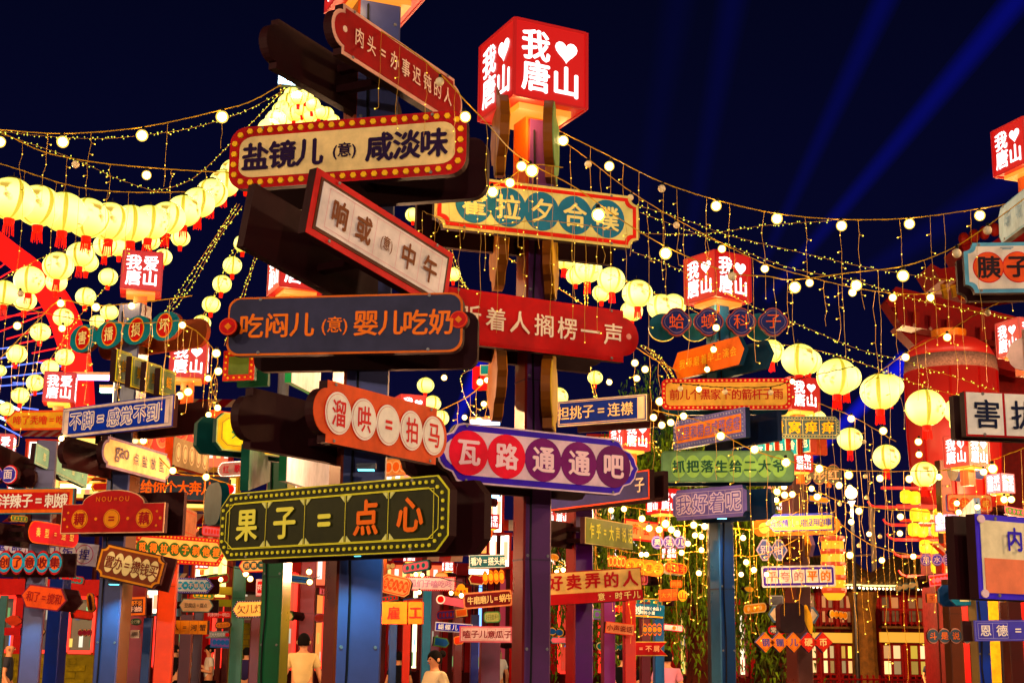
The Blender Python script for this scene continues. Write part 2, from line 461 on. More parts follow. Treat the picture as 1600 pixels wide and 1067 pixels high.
sign(486, 312, 701, 443, 106, 6.9, 'rect', [(0, (196, 44, 20)), (.10, (84, 40, 22)), (.15, (244, 216, 204))],
     [('g', 5, -.41, .41, -.30, .30, .006, (206, 120, 130)), ('t', ['响', '或'], -.41, -.08, 0, .40, (112, 58, 22), .03, .8), ('t', [('(意)', .5)], -.085, .085, -.02, .42, (112, 58, 22), .01, .75),
      ('t', ['中', '午'], .08, .41, 0, .40, (112, 58, 22), .025, .8)],
     'white sign ruled in five cells inside a red orange frame, text 响或(意)中午', r=1.13, back=.42)
sign(356, 511, 723, 503, 94, 7.0, 'round.2', [(0, (222, 112, 14)), (.035, (52, 48, 66))],
     [('t', ['吃', '闷', '儿'], -.445, -.12, 0, .40, (238, 118, 12), .022), ('t', [('(意)', .62)], -.115, .045, -.03, .42, (238, 118, 12), .012), ('t', ['婴', '儿', '吃', '奶'], .045, .465, 0, .41, (238, 118, 12), .022)],
     'dark grey sign with orange rim and orange letters, text 吃闷儿(意)婴儿吃奶', back=.42)
for (cx, cy, D_, lb) in ((357, 511, 6.93, 'round red coin badge with gold diamond on the left end of the grey sign'), (717, 500, 6.9, 'round red coin badge with gold diamond on the right end of the grey sign')):
    sign(cx - 14, cy, cx + 14, cy - 1, 28, D_, 'oval', [(0, (196, 14, 18))], [('b', .03, .05, (228, 90, 40)), ('x', [[(0, -.2), (.2, 0), (0, .2), (-.2, 0)]], (226, 132, 66))], lb, back=0, name='coin_badge', cat='badge', group=None, thick=.045)
sign(489, 637, 697, 686, 93, 7.1, 'ogee', [(0, (216, 88, 30))],
     [('d', 5, -.43, .47, 0, .355, [[(1, (196, 60, 40)), (.97, (244, 224, 208)), (.88, (200, 90, 70)), (.86, (244, 224, 208))]] * 5),
      ('t', list('溜哄=拍马'), -.43, .47, 0, .42, (196, 18, 26), .022, .85)],
     'orange sign with five cream discs and red letters, text 溜哄=拍马', back=.46)
gold = (222, 208, 92)
tri = []
for i in range(6):
    x = -.448 + .896 * i / 5
    for vv, dz in ((.325, -1), (-.325, 1)):
        if 0 < i: tri.append([(x - .006, vv), (x - .026, vv), (x - .006, vv + dz * .09)] if dz > 0 else [(x - .006, vv), (x - .006, vv + dz * .09), (x - .026, vv)])
        if i < 5: tri.append([(x + .006, vv), (x + .006, vv + dz * .09), (x + .026, vv)] if dz > 0 else [(x + .006, vv), (x + .026, vv), (x + .006, vv + dz * .09)])
sign(345, 824, 702, 800, 111, 7.0, 'cham', [(0, gold), (.02, (44, 42, 18))],
     [('o', .085, .115, .026, gold), ('b', .155, .012, gold), ('g', 5, -.448, .448, -.325, .325, .010, gold), ('x', tri[2:-2], (216, 208, 130)),
      ('t', ['果', '子', '='], -.448, .09, 0, .46, (222, 208, 104), .028), ('t', ['点', '心'], .09, .448, 0, .46, (240, 112, 26), .03)],
     'large black sign with gold lines and dots, text 果子=点心', back=.24)
# --- crossing on the purple post
teal = (52, 108, 128)
sign(679, 312, 997, 349, 86, 8.75, 'ticket', [(0, (238, 208, 130)), (.05, (236, 66, 24)), (.125, (244, 214, 138))],
     [('d', 5, -.40, .42, 0, .365, teal), ('t', list('霍拉夕合噗'), -.40, .42, 0, .44, (244, 214, 138), .025)],
     'yellow cream sign with red band and five teal discs, text 霍拉夕合噗', back=.42, bk='rect')
sign(664, 486, 997, 529, 85, 8.75, 'ogee', [(0, (196, 40, 40)), (.012, (180, 14, 20)), (.04, (200, 50, 46)), (.052, (180, 14, 20))],
     [('t', list('听着人搁楞一声'), -.36, .42, 0, .40, (240, 206, 176), .012), ('d', 1, .425, .465, 0, .055, (240, 150, 130))],
     'crimson sign with cream brush letters, text 着人搁楞一声', back=.42)
sign(679, 703, 997, 733, 91, 8.6, 'brace', [(0, (226, 190, 196)), (.03, (58, 22, 160)), (.13, (226, 190, 196))],
     [('d', 5, -.44, .45, 0, .375, [(220, 22, 66), (220, 22, 66), (112, 10, 92), (112, 10, 92), (96, 8, 80)]), ('t', list('瓦路通通吧'), -.44, .45, 0, .42, (232, 190, 190), .035)],
     'pale pink sign with violet rim, two crimson and three purple discs, text 瓦路通通吧', back=.40)
# boards seen almost edge-on on the same post
def edge_sign(cx, cy, hpx, D, side, rgb, label, w=.62, ang=97):
    c = P(cx, cy, D); H = hpx * S(cx, cy, D)
    t = thing('slogan_sign', label, 'sign', tuple(c), R(ang), SG)
    o = outline('brace' if side > 0 else 'ogee', w, H)
    MB().prism(o, -.03, .03).build('board', paint((116, 66, 26), .5), t)
    MB().prism(inset(o, w, H, .01), -.036, -.028, back=False).build('face_panel', paint(rgb), t)
    return t
edge_sign(781, 205, 150, 9.05, 1, (236, 160, 60), 'ochre board seen nearly edge-on, upper left side of the purple post')
edge_sign(861, 218, 140, 9.05, -1, (120, 150, 90), 'greenish board seen nearly edge-on below the big red cube', ang=84)
edge_sign(779, 392, 128, 9.05, 1, (216, 140, 50), 'brown board seen nearly edge-on between the teal disc sign and the crimson sign')
edge_sign(860, 408, 124, 9.05, 1, (240, 176, 40), 'golden board seen nearly edge-on just right of the post above the crimson sign', ang=84)
edge_sign(776, 592, 134, 9.05, 1, (216, 130, 40), 'brown board seen nearly edge-on between the crimson sign and the pale pink sign')
edge_sign(858, 612, 124, 9.05, -1, (246, 186, 30), 'bright yellow board seen nearly edge-on above the pale pink sign', ang=84)
# --- crossing on the slate post, left
st = [[(1, (236, 150, 50)), (.9, (186, 18, 22))]]
sign(110, 532, 280, 506, 46, 12.7, 'scal4', [(0, (38, 112, 122))],
     [('d', 4, -.5, .5, 0.02, .42, st * 4, .88), ('t', list('害播损坏'), -.5, .5, 0.02, .46, (244, 214, 150), .018, .9)],
     'teal sign of four red discs with yellow rings, text 害播损坏', back=.34, bk='pill', timber=(120, 52, 20))
for i, (x, y, hh, tx) in enumerate(((193, 574, 50, '蚂'), (217, 584, 48, '螂'), (240, 592, 47, '蜻'), (262, 599, 42, '蜓'))):
    sign(x - 12, y - 4, x + 11, y + 3, hh, 12.6, 'rect', [(0, (216, 206, 84)), (.04, (124, 138, 100))], [('b', .07, .02, (216, 206, 84)), ('t', [tx], -.4, .4, 0, .42, (250, 172, 40), .02, .8)],
         ORD[i] + ' from the left of the olive tiles with yellow rims, character ' + tx, back=0, group='row of four olive tiles under the four red disc sign', thick=.06)
sign(98, 662, 271, 641, 49, 12.6, 'rect', [(0, (40, 50, 150)), (.03, (236, 206, 190))],
     [('r', -.435, .435, -.37, .37, (18, 52, 160)), ('t', list('不脚=感觉不到'), -.42, .40, 0, .54, (240, 214, 194), .075), ('t', list('不脚=感觉不到'), -.42, .40, 0, .54, (18, 52, 160), -.012),
      ('b', .11, .012, (40, 40, 110))],
     'blue sign with outlined cream letters and lattice frame, text 不脚=感觉不到', back=.38)
sign(159, 703, 266, 733, 47, 12.6, 'ogee', [(0, (128, 112, 136)), (.09, (240, 208, 150))],
     [('t', [('gao', 1.45)], -.38, -.11, -.02, .44, (84, 74, 92), .01), ('t', list('点盐放盐'), -.11, .40, 0, .38, (78, 70, 92), .012)],
     'cream sign with grey lavender rim, text gao点盐放盐', back=.36)
sign(97, 800, 258, 797, 68, 12.5, 'arch', [(0, (236, 180, 140)), (.025, (176, 16, 22))],
     [('d', 3, -.47, .47, -.17, .215, [[(1, (240, 146, 40)), (.92, (120, 16, 16)), (.88, (240, 146, 40))]] * 3), ('t', list('耨=藕'), -.47, .47, -.17, .27, (150, 12, 26), .03),
      ('t', list('NOU=OU'), -.17, .17, .28, .15, (236, 130, 60), .0), ('d', 4, -.62, .62, -.17, .035, (236, 140, 50)), ('d', 2, -.86, .86, -.02, .025, (236, 140, 50)), ('d', 2, -.86, .86, -.34, .025, (236, 140, 50))],
     'dark red arched sign with three orange discs, text NOU=OU 耨=藕', back=.3, bk='rect')
sign(153, 873, 255, 896, 54, 12.5, 'ticket', [(0, (60, 24, 16)), (.04, (240, 150, 44)), (.10, (122, 56, 18))],
     [('d', 6, -.38, .42, 0, .30, (240, 208, 148), .8), ('t', list('置办=攒钱买'), -.38, .42, 0, .34, (110, 44, 14), .02, .8)],
     'brown sign with orange rim and six cream ovals, text 置办=攒钱买', back=.34, bk='rect')
# left edge signs
sign(33, 929, 104, 938, 36, 13.9, 'hexa', [(0, (120, 36, 60)), (.05, (238, 96, 20))], [('t', list('和了=搅和'), -.38, .40, 0, .44, (140, 24, 20), .01, .8)],
     'orange lozenge sign with dark red letters, text 和了=搅和', back=.5)
sign(-22, 878, 96, 879, 38, 13.9, 'scal6', [(0, (176, 20, 40))],
     [('d', 6, -.5, .5, 0, .40, [[(1, (40, 150, 180)), (.72, (236, 110, 24))]] * 6), ('t', list('果创了意收集'), -.5, .5, 0, .42, (110, 18, 20), .03)],
     'crimson scalloped sign with blue ringed orange discs, text 创了意收集', back=.45, bk='rect')
sign(-16, 783, 115, 782, 40, 14.1, 'rect', [(0, (32, 124, 140)), (.04, (240, 116, 30)), (.17, (196, 18, 24))], [('t', list('洋辣子=刺娥'), -.38, .44, 0, .52, (250, 230, 214), .025)],
     'red sign with orange and teal frame at the left edge, text 洋辣子=刺娥', back=0)
sign(44, 829, 122, 840, 34, 14.2, 'pill', [(0, (240, 110, 50)), (.05, (206, 52, 64))], [('t', list('奏型=造型'), -.42, .42, 0, .40, (250, 214, 130), .01, .85)],
     'pinkish red pill sign with orange rim, text 奏型=造型', back=.5, bk='rect')
sign(8, 657, 104, 656, 31, 14.3, 'arrl', [(0, (236, 92, 18)), (.10, (250, 170, 30))], [('t', list('啼了秃噜=吃'), -.36, .48, 0, .44, (206, 66, 10), .012)],
     'bright orange arrow sign at far left, text 啼了秃噜=吃', back=0)
sign(55, 708, 136, 748, 31, 14.8, 'rect', [(0, (150, 196, 180)), (.06, (200, 214, 180)), (.1, (140, 190, 172))], [('t', list('憋茄白脸='), -.46, .46, 0, .38, (220, 226, 176), .01, .8)],
     'pale teal slanting sign behind the cream gao sign, text 白脸=', back=.4, r=1.1)
sign(86, 722, 116, 730, 50, 14.9, 'oval', [(0, (160, 200, 186))], [], 'round pale teal plate behind the slanting teal sign', back=0)
sign(-18, 850, 152, 868, 34, 15.5, 'rect', [(0, (226, 214, 226))], [('d', 6, -.46, .46, 0, .44, [[(1, (190, 70, 120)), (.92, (232, 220, 232))]] * 6), ('t', list('鬼眼大口饭捏'), -.46, .46, 0, .46, (66, 50, 160), .015)],
     'white sign of pink rings with blue letters behind the orange lozenge, text 饭捏', back=0)
sign(-20, 742, 27, 741, 30, 14, 'scal2', [(0, (226, 40, 60)), (.06, (232, 220, 240)), (.1, (70, 60, 170))], [('t', list('喧面'), -.46, .46, 0, .5, (236, 214, 214), .02)],
     'purple double bubble sign with white and red rim at the left edge', back=.3)
# --- middle left
sign(204, 853, 352, 864, 44, 14, 'hexa', [(0, (160, 22, 26)), (.16, (244, 190, 120))],
     [('o', .08, .16, .028, (250, 190, 90)), ('d', 8, -.45, .44, 0, .24, (44, 86, 36)), ('t', list('觅得拉稀子剃他捏'), -.45, .44, 0, .30, (246, 130, 30), .022)],
     'cream sign with red studded rim and eight green discs, text 觅得拉稀子剃他捏', back=0)
sign(214, 760, 358, 764, 40, 15.5, 'rect', [(0, (150, 60, 40)), (.03, (46, 60, 76))], [('t', list('给你个大奔儿喽'), -.46, .46, 0, .52, (244, 120, 70), .03), ('d', 1, .42, .58, 0, .2, (214, 40, 40))],
     'slate sign with coral letters and a red disc end, text 给你个大奔儿喽', back=.3)
sign(338, 672, 486, 690, 58, 10.5, 'cham', [(0, (170, 190, 120)), (.03, (244, 186, 20)), (.17, (236, 212, 50))], [('b', .13, .012, (90, 110, 60)), ('t', list('列狠狠地'), -.40, .40, 0, .36, (60, 130, 84), .02)],
     'yellow octagonal sign with green letters, text 列狠', back=.28, timber=(14, 66, 58))
sign(270, 704, 326, 721, 44, 17, 'rect', [(0, (150, 130, 100))], [('d', 5, -.46, .46, 0, .33, [[(1, (220, 196, 160)), (.85, (150, 130, 100)), (.6, (214, 190, 150))]] * 5, .6)],
     'khaki grey sign with five ringed ovals behind the cream gao sign', back=0, thick=.1, timber=(230, 90, 50))
sign(214, 690, 330, 668, 54, 18.5, 'rect', [(0, (232, 50, 24))], [('d', 4, -.48, .48, .08, .42, [[(1, (246, 160, 120)), (.9, (240, 120, 80))]] * 4), ('t', list('老意忘忽'), -.48, .48, .05, .42, (226, 34, 20), .03)],
     'scarlet sign with pale orange hexagon plates behind the blue sign', back=0, thick=.3, timber=(236, 90, 40))
sign(349, 572, 398, 570, 48, 13, 'rect', [(0, (196, 60, 26)), (.2, (96, 112, 50))], [('o', .1, .2, .035, (240, 190, 60))], 'green and red studded sign tucked behind the dark grey sign', back=.3, timber=(20, 60, 40))
for (cx, cy, hh, c1, lb) in ((405, 738, 58, (10, 70, 50), 'dark green board seen at a slant above the black and gold sign'), (333, 790, 68, (8, 60, 60), 'dark teal rounded board at the left end of the black and gold sign')):
    pass
sign(388, 730, 422, 722, 66, 10.2, 'rect', [(0, (10, 74, 52))], [], 'dark green board standing at a slant above the black and gold sign', back=0, timber=(10, 74, 52), r=1.2)
sign(448, 716, 514, 742, 64, 10.4, 'rect', [(0, (228, 220, 226))], [], 'blank whitish board at a slant left of the orange disc sign', back=0, timber=(12, 84, 50), r=1.2)
sign(320, 790, 347, 784, 66, 9.6, 'round.4', [(0, (10, 66, 66))], [], 'dark teal rounded board behind the left end of the black and gold sign', back=0, timber=(10, 66, 66))
sign(456, 574, 500, 600, 44, 11.2, 'rect', [(0, (232, 214, 214))], [], 'small blank pale board under the dark grey sign', back=0, timber=(24, 110, 60), r=1.15)
# --- middle
sign(872, 647, 1011, 636, 41, 13.4, 'rect', [(0, (240, 214, 180)), (.04, (20, 44, 132))], [('b', .07, .03, (214, 190, 150)), ('r', .40, .47, -.42, .42, (236, 206, 170)), ('t', list('担挑子=连襟'), -.5, .36, 0, .50, (240, 206, 150), .012)],
     'blue sign with cream letters and lattice end right of the purple post, text 担挑子=连襟', back=.4, bk='rect')
sign(846, 779, 1015, 756, 44, 12.4, 'rect', [(0, (230, 86, 46)), (.06, (30, 34, 100))], [('t', list('一二二二子'), .30, .47, .05, .5, (240, 214, 180), .02)][0:0] + [('t', ['子'], .38, .48, 0, .5, (240, 214, 180), .02)],
     'navy sign with orange rim mostly hidden behind the pale pink sign, text 子', back=.15)
sign(840, 921, 1003, 911, 50, 12.9, 'rect', [(0, (150, 22, 20)), (.03, (246, 190, 120))], [('r', -.5, .5, -.5, -.18, (168, 18, 22)), ('t', list('好卖弄的人'), -.42, .48, .17, .46, (158, 20, 20), .035), ('t', list('意.时千儿'), .06, .48, -.335, .22, (246, 214, 140), .015)],
     'cream and red two tier sign, text 好卖弄的人 意.时千儿', back=.2, bk='arrr')
sign(914, 828, 988, 839, 40, 13.2, 'rect', [(0, (216, 200, 130)), (.03, (128, 136, 56))], [('t', list('乍乎=大声说话'), -.46, .48, .02, .56, (240, 222, 70), .02, .6)],
     'moss green sign with yellow letters, text 乍乎=大声说话', back=.45, bk='round.2', timber=(46, 14, 14))
sign(594, 957, 636, 957, 34, 13.5, 'rect', [(0, (236, 120, 26))], [('t', ['雇'], -.4, .4, 0, .56, (150, 40, 20), .02)], 'left orange box sign, character 雇', back=0, thick=.22, timber=(226, 96, 22), name='box_sign')
sign(638, 957, 660, 957, 34, 13.5, 'rect', [(0, (236, 120, 26))], [('t', ['工'], -.4, .4, 0, .56, (150, 40, 20), .02)], 'right orange box sign at the box row end, character 工', back=0, thick=.22, timber=(226, 96, 22), name='box_sign')
sign(596, 909, 641, 919, 30, 15, 'cham', [(0, (250, 180, 120)), (.05, (230, 90, 30)), (.1, (250, 180, 120))], [('d', 5, -.42, .42, 0, .3, (236, 96, 24), .6), ('t', list('百福人家里'), -.42, .42, 0, .3, (250, 190, 120), 0, .6)],
     'peach sign with five orange ovals right of the near post', back=.2)
sign(632, 911, 712, 912, 22, 18, 'rect', [(0, (214, 40, 60)), (.1, (240, 206, 214))], [('o', .05, .14, .025, (250, 200, 200)), ('t', list('瓜们子嗑吃咚'), -.40, .44, 0, .5, (170, 110, 150), .01)],
     'pink white sign with red studded rim, text 们子嗑吃', back=0)
sign(724, 939, 800, 933, 25, 16.5, 'round.15', [(0, (244, 150, 110)), (.1, (104, 12, 24))], [('t', list('牛磨磨儿=蜗牛'), -.42, .5, 0, .46, (250, 210, 150), .02)],
     'maroon sign with salmon rim, text 牛磨磨儿=蜗牛', back=0)
sign(718, 990, 800, 991, 25, 16.3, 'rect', [(0, (206, 110, 130)), (.1, (244, 214, 220))], [('g', 6, -.44, .5, -.34, .34, .02, (190, 80, 100)), ('t', list('嗑子儿意瓜子'), -.44, .5, 0, .46, (120, 30, 40), .02)],
     'pink sign ruled in cells, text 嗑子儿意瓜子', back=.3)
sign(680, 978, 738, 982, 14, 18, 'rect', [(0, (220, 220, 244)), (.1, (34, 44, 190))], [('t', list('蝴蝶儿=蛾'), -.44, .5, 0, .6, (220, 226, 250), .02)], 'small blue sign with white rim, text 蝴蝶儿=', back=0)
sign(733, 877, 790, 876, 20, 20, 'rect', [(0, (200, 214, 214)), (.06, (34, 84, 92))], [('t', list('看冷=搭头阁'), -.46, .5, 0, .6, (226, 230, 220), .02)], 'dark teal sign with white letters left of the purple post', back=0)
sign(754, 902, 788, 900, 22, 19, 'scal4', [(0, (240, 130, 50))], [('d', 4, -.5, .5, 0, .34, [[(1, (226, 80, 30)), (.8, (248, 160, 80))]] * 4, .8)], 'orange scalloped sign of four ovals left of the purple post', back=0)
sign(710, 921, 731, 921, 18, 20, 'arch', [(0, (248, 170, 40))], [('d', 3, -.4, .4, -.1, .1, (206, 90, 20))], 'small golden arched sign beside the maroon sign', back=0)
sign(683, 935, 726, 943, 12, 19, 'rect', [(0, (226, 100, 120))], [('d', 1, -.52, -.22, 0, .6, [[(1, (250, 226, 226)), (.7, (206, 30, 50))]])], 'curved rose sign with round badge at its left end', back=0)
sign(712, 958, 730, 956, 12, 17, 'rect', [(0, (220, 180, 110)), (.12, (226, 110, 30))], [], 'little orange sign with gilt rim under the rose sign', back=.3, timber=(40, 12, 16))
sign(756, 964, 782, 963, 17, 17, 'round.3', [(0, (96, 150, 96)), (.1, (190, 196, 130))], [('t', list('好挂利'), -.4, .4, 0, .5, (90, 110, 60), 0)], 'green rimmed pale sign beside the purple post', back=.3, timber=(30, 10, 26))
sign(709, 1001, 724, 999, 13, 18.5, 'cham', [(0, (240, 150, 90)), (.1, (206, 70, 24))], [], 'tiny orange chamfered sign left of the pink ruled sign', back=.3, timber=(60, 20, 14))
sign(946, 979, 991, 984, 18, 14.9, 'rect', [(0, (230, 70, 50)), (.06, (250, 150, 110))], [('t', list('小声说话'), -.46, .44, 0, .5, (110, 24, 20), .01)], 'salmon pink sign on the orange red post, text 声说话', back=.25)
sign(990, 1013, 1043, 1013, 22, 15.4, 'flag', [(0, (240, 196, 110)), (.06, (168, 20, 24))], [('t', list('=不屑'), -.40, .28, 0, .42, (250, 170, 130), .02)], 'dark red swallowtail sign, text =不屑', back=0)
sign(990, 953, 1038, 956, 21, 15.6, 'rect', [(0, (18, 86, 130))], [('r', -.44, .46, -.44, -.34, (240, 170, 40)), ('t', list('稀东西(食品)'), -.30, .42, .2, .24, (226, 234, 240), .02), ('t', list('用的小蛋'), -.30, .2, -.12, .24, (226, 234, 240), .02), ('t', ['创'], -.5, -.32, .05, .6, (226, 234, 240), .03)],
     'blue sign with gold underline, text 东西(食品)用的小蛋', back=.2)
sign(950, 876, 978, 878, 17, 16, 'rect', [(0, (236, 80, 26))], [('d', 4, -.46, .46, 0, .42, [[(1, (250, 180, 110)), (.75, (236, 90, 30))]] * 4, .7)], 'red orange sign with four cream ringed ovals above the seller sign', back=0)
sign(976, 882, 1038, 890, 24, 16.6, 'pill', [(0, (236, 120, 30))], [('d', 4, -.46, .46, 0, .36, (250, 160, 50)), ('t', list('找揽茬子'), -.46, .46, 0, .4, (200, 80, 16), .02)], 'orange pill sign with lighter orange round spots, text 揽茬子', back=0)
sign(1038, 885, 1074, 890, 17, 17.4, 'pill', [(0, (250, 160, 60)), (.08, (226, 44, 20))], [('t', list('把角子'), -.42, .42, 0, .5, (250, 150, 60), .02)], 'red pill sign with orange letters, text 把角子', back=.25, timber=(230, 226, 210))
sign(1018, 847, 1073, 847, 21, 18, 'scal3', [(0, (120, 104, 190))], [('d', 3, -.5, .5, 0, .42, [[(1, (190, 180, 220)), (.86, (96, 78, 176))]] * 3), ('t', list('灵活儿'), -.5, .5, 0, .46, (250, 226, 190), .02)], 'violet sign of three discs, text 灵活儿', back=0)
sign(976, 826, 1037, 833, 32, 20, 'rect', [(0, (236, 60, 40)), (.1, (250, 176, 120))], [('t', list('齐会齐'), -.4, .45, .05, .5, (236, 80, 50), .02)], 'peach sign with red rim behind the moss green sign', back=0)
sign(1031, 930, 1060, 928, 18, 17, 'rect', [(0, (206, 90, 30))], [('t', list('大大多'), -.46, .46, 0, .4, (246, 150, 80), .01)], 'brown orange log shaped sign, text 大大多', back=0, thick=.14, timber=(196, 76, 26))
sign(1059, 930, 1074, 930, 18, 16.9, 'oval', [(0, (250, 176, 80))], [('t', ['山'], -.4, .4, 0, .6, (170, 66, 20), .02)], 'round end of the log sign, text 山', back=0)
sign(1047, 912, 1066, 912, 12, 18, 'round.3', [(0, (236, 110, 40))], [('t', list('雨雨'), -.4, .4, 0, .6, (250, 180, 100), 0)], 'small orange tag above the log sign', back=0)
sign(1004, 983, 1034, 983, 19, 17, 'scal4', [(0, (230, 110, 40))], [('d', 4, -.5, .5, 0, .36, (60, 74, 80), .8), ('d', 4, -.5, .5, 0, .2, (240, 130, 30), .8)], 'row of four grey hexagons with orange centres', back=0)
sign(1037, 979, 1067, 982, 10, 17.2, 'rect', [(0, (226, 60, 90)), (.12, (240, 214, 220))], [('d', 1, -.06, .14, 0, .3, (236, 140, 50))], 'slim white sign with pink rim right of the hexagons', back=0)
sign(951, 951, 976, 951, 12, 17.5, 'scal4', [(0, (236, 50, 24))], [('t', list('中丫了丑'), -.5, .5, 0, .6, (250, 150, 90), 0)], 'small scarlet scalloped sign under the seller sign', back=0)
# --- crossing on the navy post
for i, (x, tx) in enumerate(((1057, '蛤'), (1107, '蟆'), (1158, '科'), (1208, '子'))):
    sign(x - 24, 503, x + 24, 503, 46, 13.0, 'quad', [(0, (150, 70, 60)), (.05, (30, 36, 92)), (.10, (120, 96, 120)), (.125, (30, 36, 92))], [('t', [tx], -.4, .4, 0, .5, (210, 96, 56), .0)],
         ORD[i] + ' from the left of the navy quatrefoil plaques, character ' + tx, back=0, group='row of four navy plaques above the orange arrow sign')
    sign(x - 44, 511, x + 2, 511, 44, 13.3, 'oval', [(0, (8, 66, 84))], [], 'plain dark teal disc behind the ' + ORD[i] + ' navy plaque', back=0, timber=(220, 210, 110), group='dark teal backing discs behind the navy plaques')
sign(1052, 574, 1163, 545, 44, 12.9, 'hexa', [(0, (242, 120, 26))], [('t', list('我琢磨着早上演会'), -.40, .42, 0, .34, (250, 190, 90), .0)], 'orange arrow sign with pale yellow letters, text 我琢磨着早上演会', back=.3, timber=(10, 46, 66))
sign(1034, 616, 1236, 615, 49, 12.8, 'round.18', [(0, (214, 36, 22)), (.13, (250, 176, 96))],
     [('o', .065, .145, .035, (252, 186, 110)), ('t', list('前儿个黑家下的箭杆子雨'), -.44, .44, -.02, .34, (168, 42, 24), .015)], 'warm yellow sign with red studded rim, text 前儿个黑家下的箭杆子雨', back=.3, timber=(8, 48, 66))
sign(1053, 681, 1165, 659, 46, 12.7, 'rect', [(0, (96, 96, 160)), (.2, (244, 130, 66))], [('o', .1, .15, .03, (150, 150, 180)), ('t', list('粥里和楞点咸菜疙瘩'), -.44, .45, 0, .44, (110, 90, 150), .018, .75)],
     'orange sign with blue grey studded rim, text 粥里和楞点咸菜疙瘩', back=.36, timber=(6, 26, 56))
sign(1033, 729, 1241, 728, 49, 12.7, 'round.14', [(0, (106, 140, 96)), (.05, (122, 158, 108))], [('d', 8, -.42, .44, 0, .36, (160, 200, 110), 1.15), ('t', list('抓把落生给二大爷'), -.42, .44, 0, .38, (44, 84, 60), .03)],
     'green sign with a pale green bubble band, text 抓把落生给二大爷', back=.3, timber=(6, 40, 70))
sign(1052, 790, 1167, 781, 48, 12.7, 'ticket', [(0, (110, 100, 172))], [('g', 4, -.45, .45, -.38, .38, .014, (196, 184, 206)), ('t', list('我好着呢'), -.45, .45, 0, .58, (206, 194, 216), .07), ('t', list('我好着呢'), -.45, .45, 0, .58, (96, 84, 160), -.015)],
     'lilac sign in four cells with outlined letters, text 我好着呢', back=.36, timber=(6, 40, 70))
sign(1196, 667, 1312, 668, 35, 15.5, 'cham', [(0, (150, 158, 130)), (.05, (74, 92, 96))], [('o', .09, .13, .02, (220, 200, 120)), ('g', 4, -.45, .45, -.34, .34, .02, (220, 200, 130)), ('t', list('看窝痒痒'), -.45, .45, 0, .52, (246, 178, 40), .03)],
     'dark grey sign with gilt cells and amber letters, text 窝痒痒', back=0)
for i, (x, y, tx) in enumerate(((1188, 704, '开'), (1202, 701, '榴'), (1219, 698, '春'), (1237, 694, '蛉'), (1257, 690, '也'))):
    sign(x - 9, y + 1, x + 9, y - 1, 34, 15.6, 'rect', [(0, (214, 206, 190)), (.04, (50, 130, 158))], [('t', [tx], -.4, .4, -.05, .42, (240, 220, 200), .02)], ORD[i] + ' from the left of the small turquoise tiles, character ' + tx, back=0, group='row of turquoise tiles behind the green bubble sign', thick=.12, timber=(200, 70, 40))
sign(1262, 692, 1292, 693, 36, 16, 'rect', [(0, (150, 60, 20))], [], 'plain rust brown board end right of the turquoise tiles', back=0, timber=(150, 60, 20))
sign(1247, 741, 1313, 741, 32, 17, 'scal3', [(0, (206, 130, 96))], [('d', 3, -.5, .5, 0, .46, (84, 80, 66)), ('t', list('亢彤红'), -.5, .5, 0, .5, (240, 170, 130), .02)], 'olive brown sign of linked discs with peach letters, text 彤红', back=0)
sign(1196, 817, 1302, 814, 27, 15.2, 'arrl', [(0, (50, 50, 150)), (.06, (248, 208, 110))], [('r', -.44, .5, .36, .48, (50, 56, 160)), ('t', list('现拨情儿=指没用的事'), -.42, .48, -.04, .46, (44, 44, 150), .015, .9)],
     'yellow arrow sign with blue letters, text 现拨情儿=指没用的事', back=0)
sign(1176, 824, 1313, 820, 28, 16.5, 'pill', [(0, (240, 120, 26))], [('d', 6, -.44, .46, -.04, .34, [[(1, (120, 60, 20)), (.92, (250, 190, 110))]] * 6)], 'orange pill sign with cream circles behind the yellow arrow sign', back=0)
for x, tx in ((1195, '别'), (1217, '咁')):
    sign(x - 14, 859, x + 14, 859, 33, 17.6, 'hexa', [(0, (200, 180, 206)), (.07, (90, 104, 176))], [('t', [tx], -.4, .4, 0, .42, (206, 190, 214), .02)], ('left' if tx == '别' else 'right') + ' one of two periwinkle hexagon plates, character ' + tx, back=0)
sign(1190, 901, 1305, 899, 33, 17.4, 'round.1', [(0, (238, 224, 226)), (.08, (76, 40, 176))],
     [('r', -.455 + .182 * i + .008, -.455 + .182 * (i + 1) - .008, -.31, .31, (240, 226, 222)) for i in range(5)] + [('t', list('平夸的'), -.455, .091, 0, .46, (180, 110, 110), .0), ('t', list('平的'), .091, .455, 0, .46, (240, 130, 40), .03)],
     'white sign with violet frame and five white cells, text 平夸的平的', back=0)
for i, (x, tx) in enumerate(((1196, '钢'), (1218, '镚'), (1240, '儿'), (1263, '硬'), (1286, '币'))):
    c = (240, 130, 66) if i < 3 else (210, 60, 26)
    sign(x - 15, 1003, x + 15, 1003, 31, 17.6, 'diam', [(0, c)], [('b', .06, .02, (120, 50, 40)), ('t', [tx], -.4, .4, 0, .38, (80, 70, 130) if i < 3 else (250, 200, 150), .03)],
         ('orange' if i < 3 else 'red') + ' diamond sign, ' + ORD[i] + ' from the left of five, character ' + tx, back=0, thick=.14, timber=(70, 70, 110), group='row of five diamond signs on the brown post')
sign(1258, 853, 1268, 851, 34, 17.9, 'arrr', [(0, (246, 150, 50))], [], 'orange pointed board seen at a slant on the brown post', back=0, timber=(120, 90, 120))
sign(1257, 968, 1269, 966, 46, 17.8, 'quad', [(0, (250, 170, 40))], [], 'amber wavy edged board seen at a slant on the brown post', back=0)
sign(1218, 858, 1254, 858, 34, 17.7, 'rect', [(0, (56, 16, 20))], [], 'dark maroon box between the hexagon plates and the orange pointed board', back=0, thick=.3)
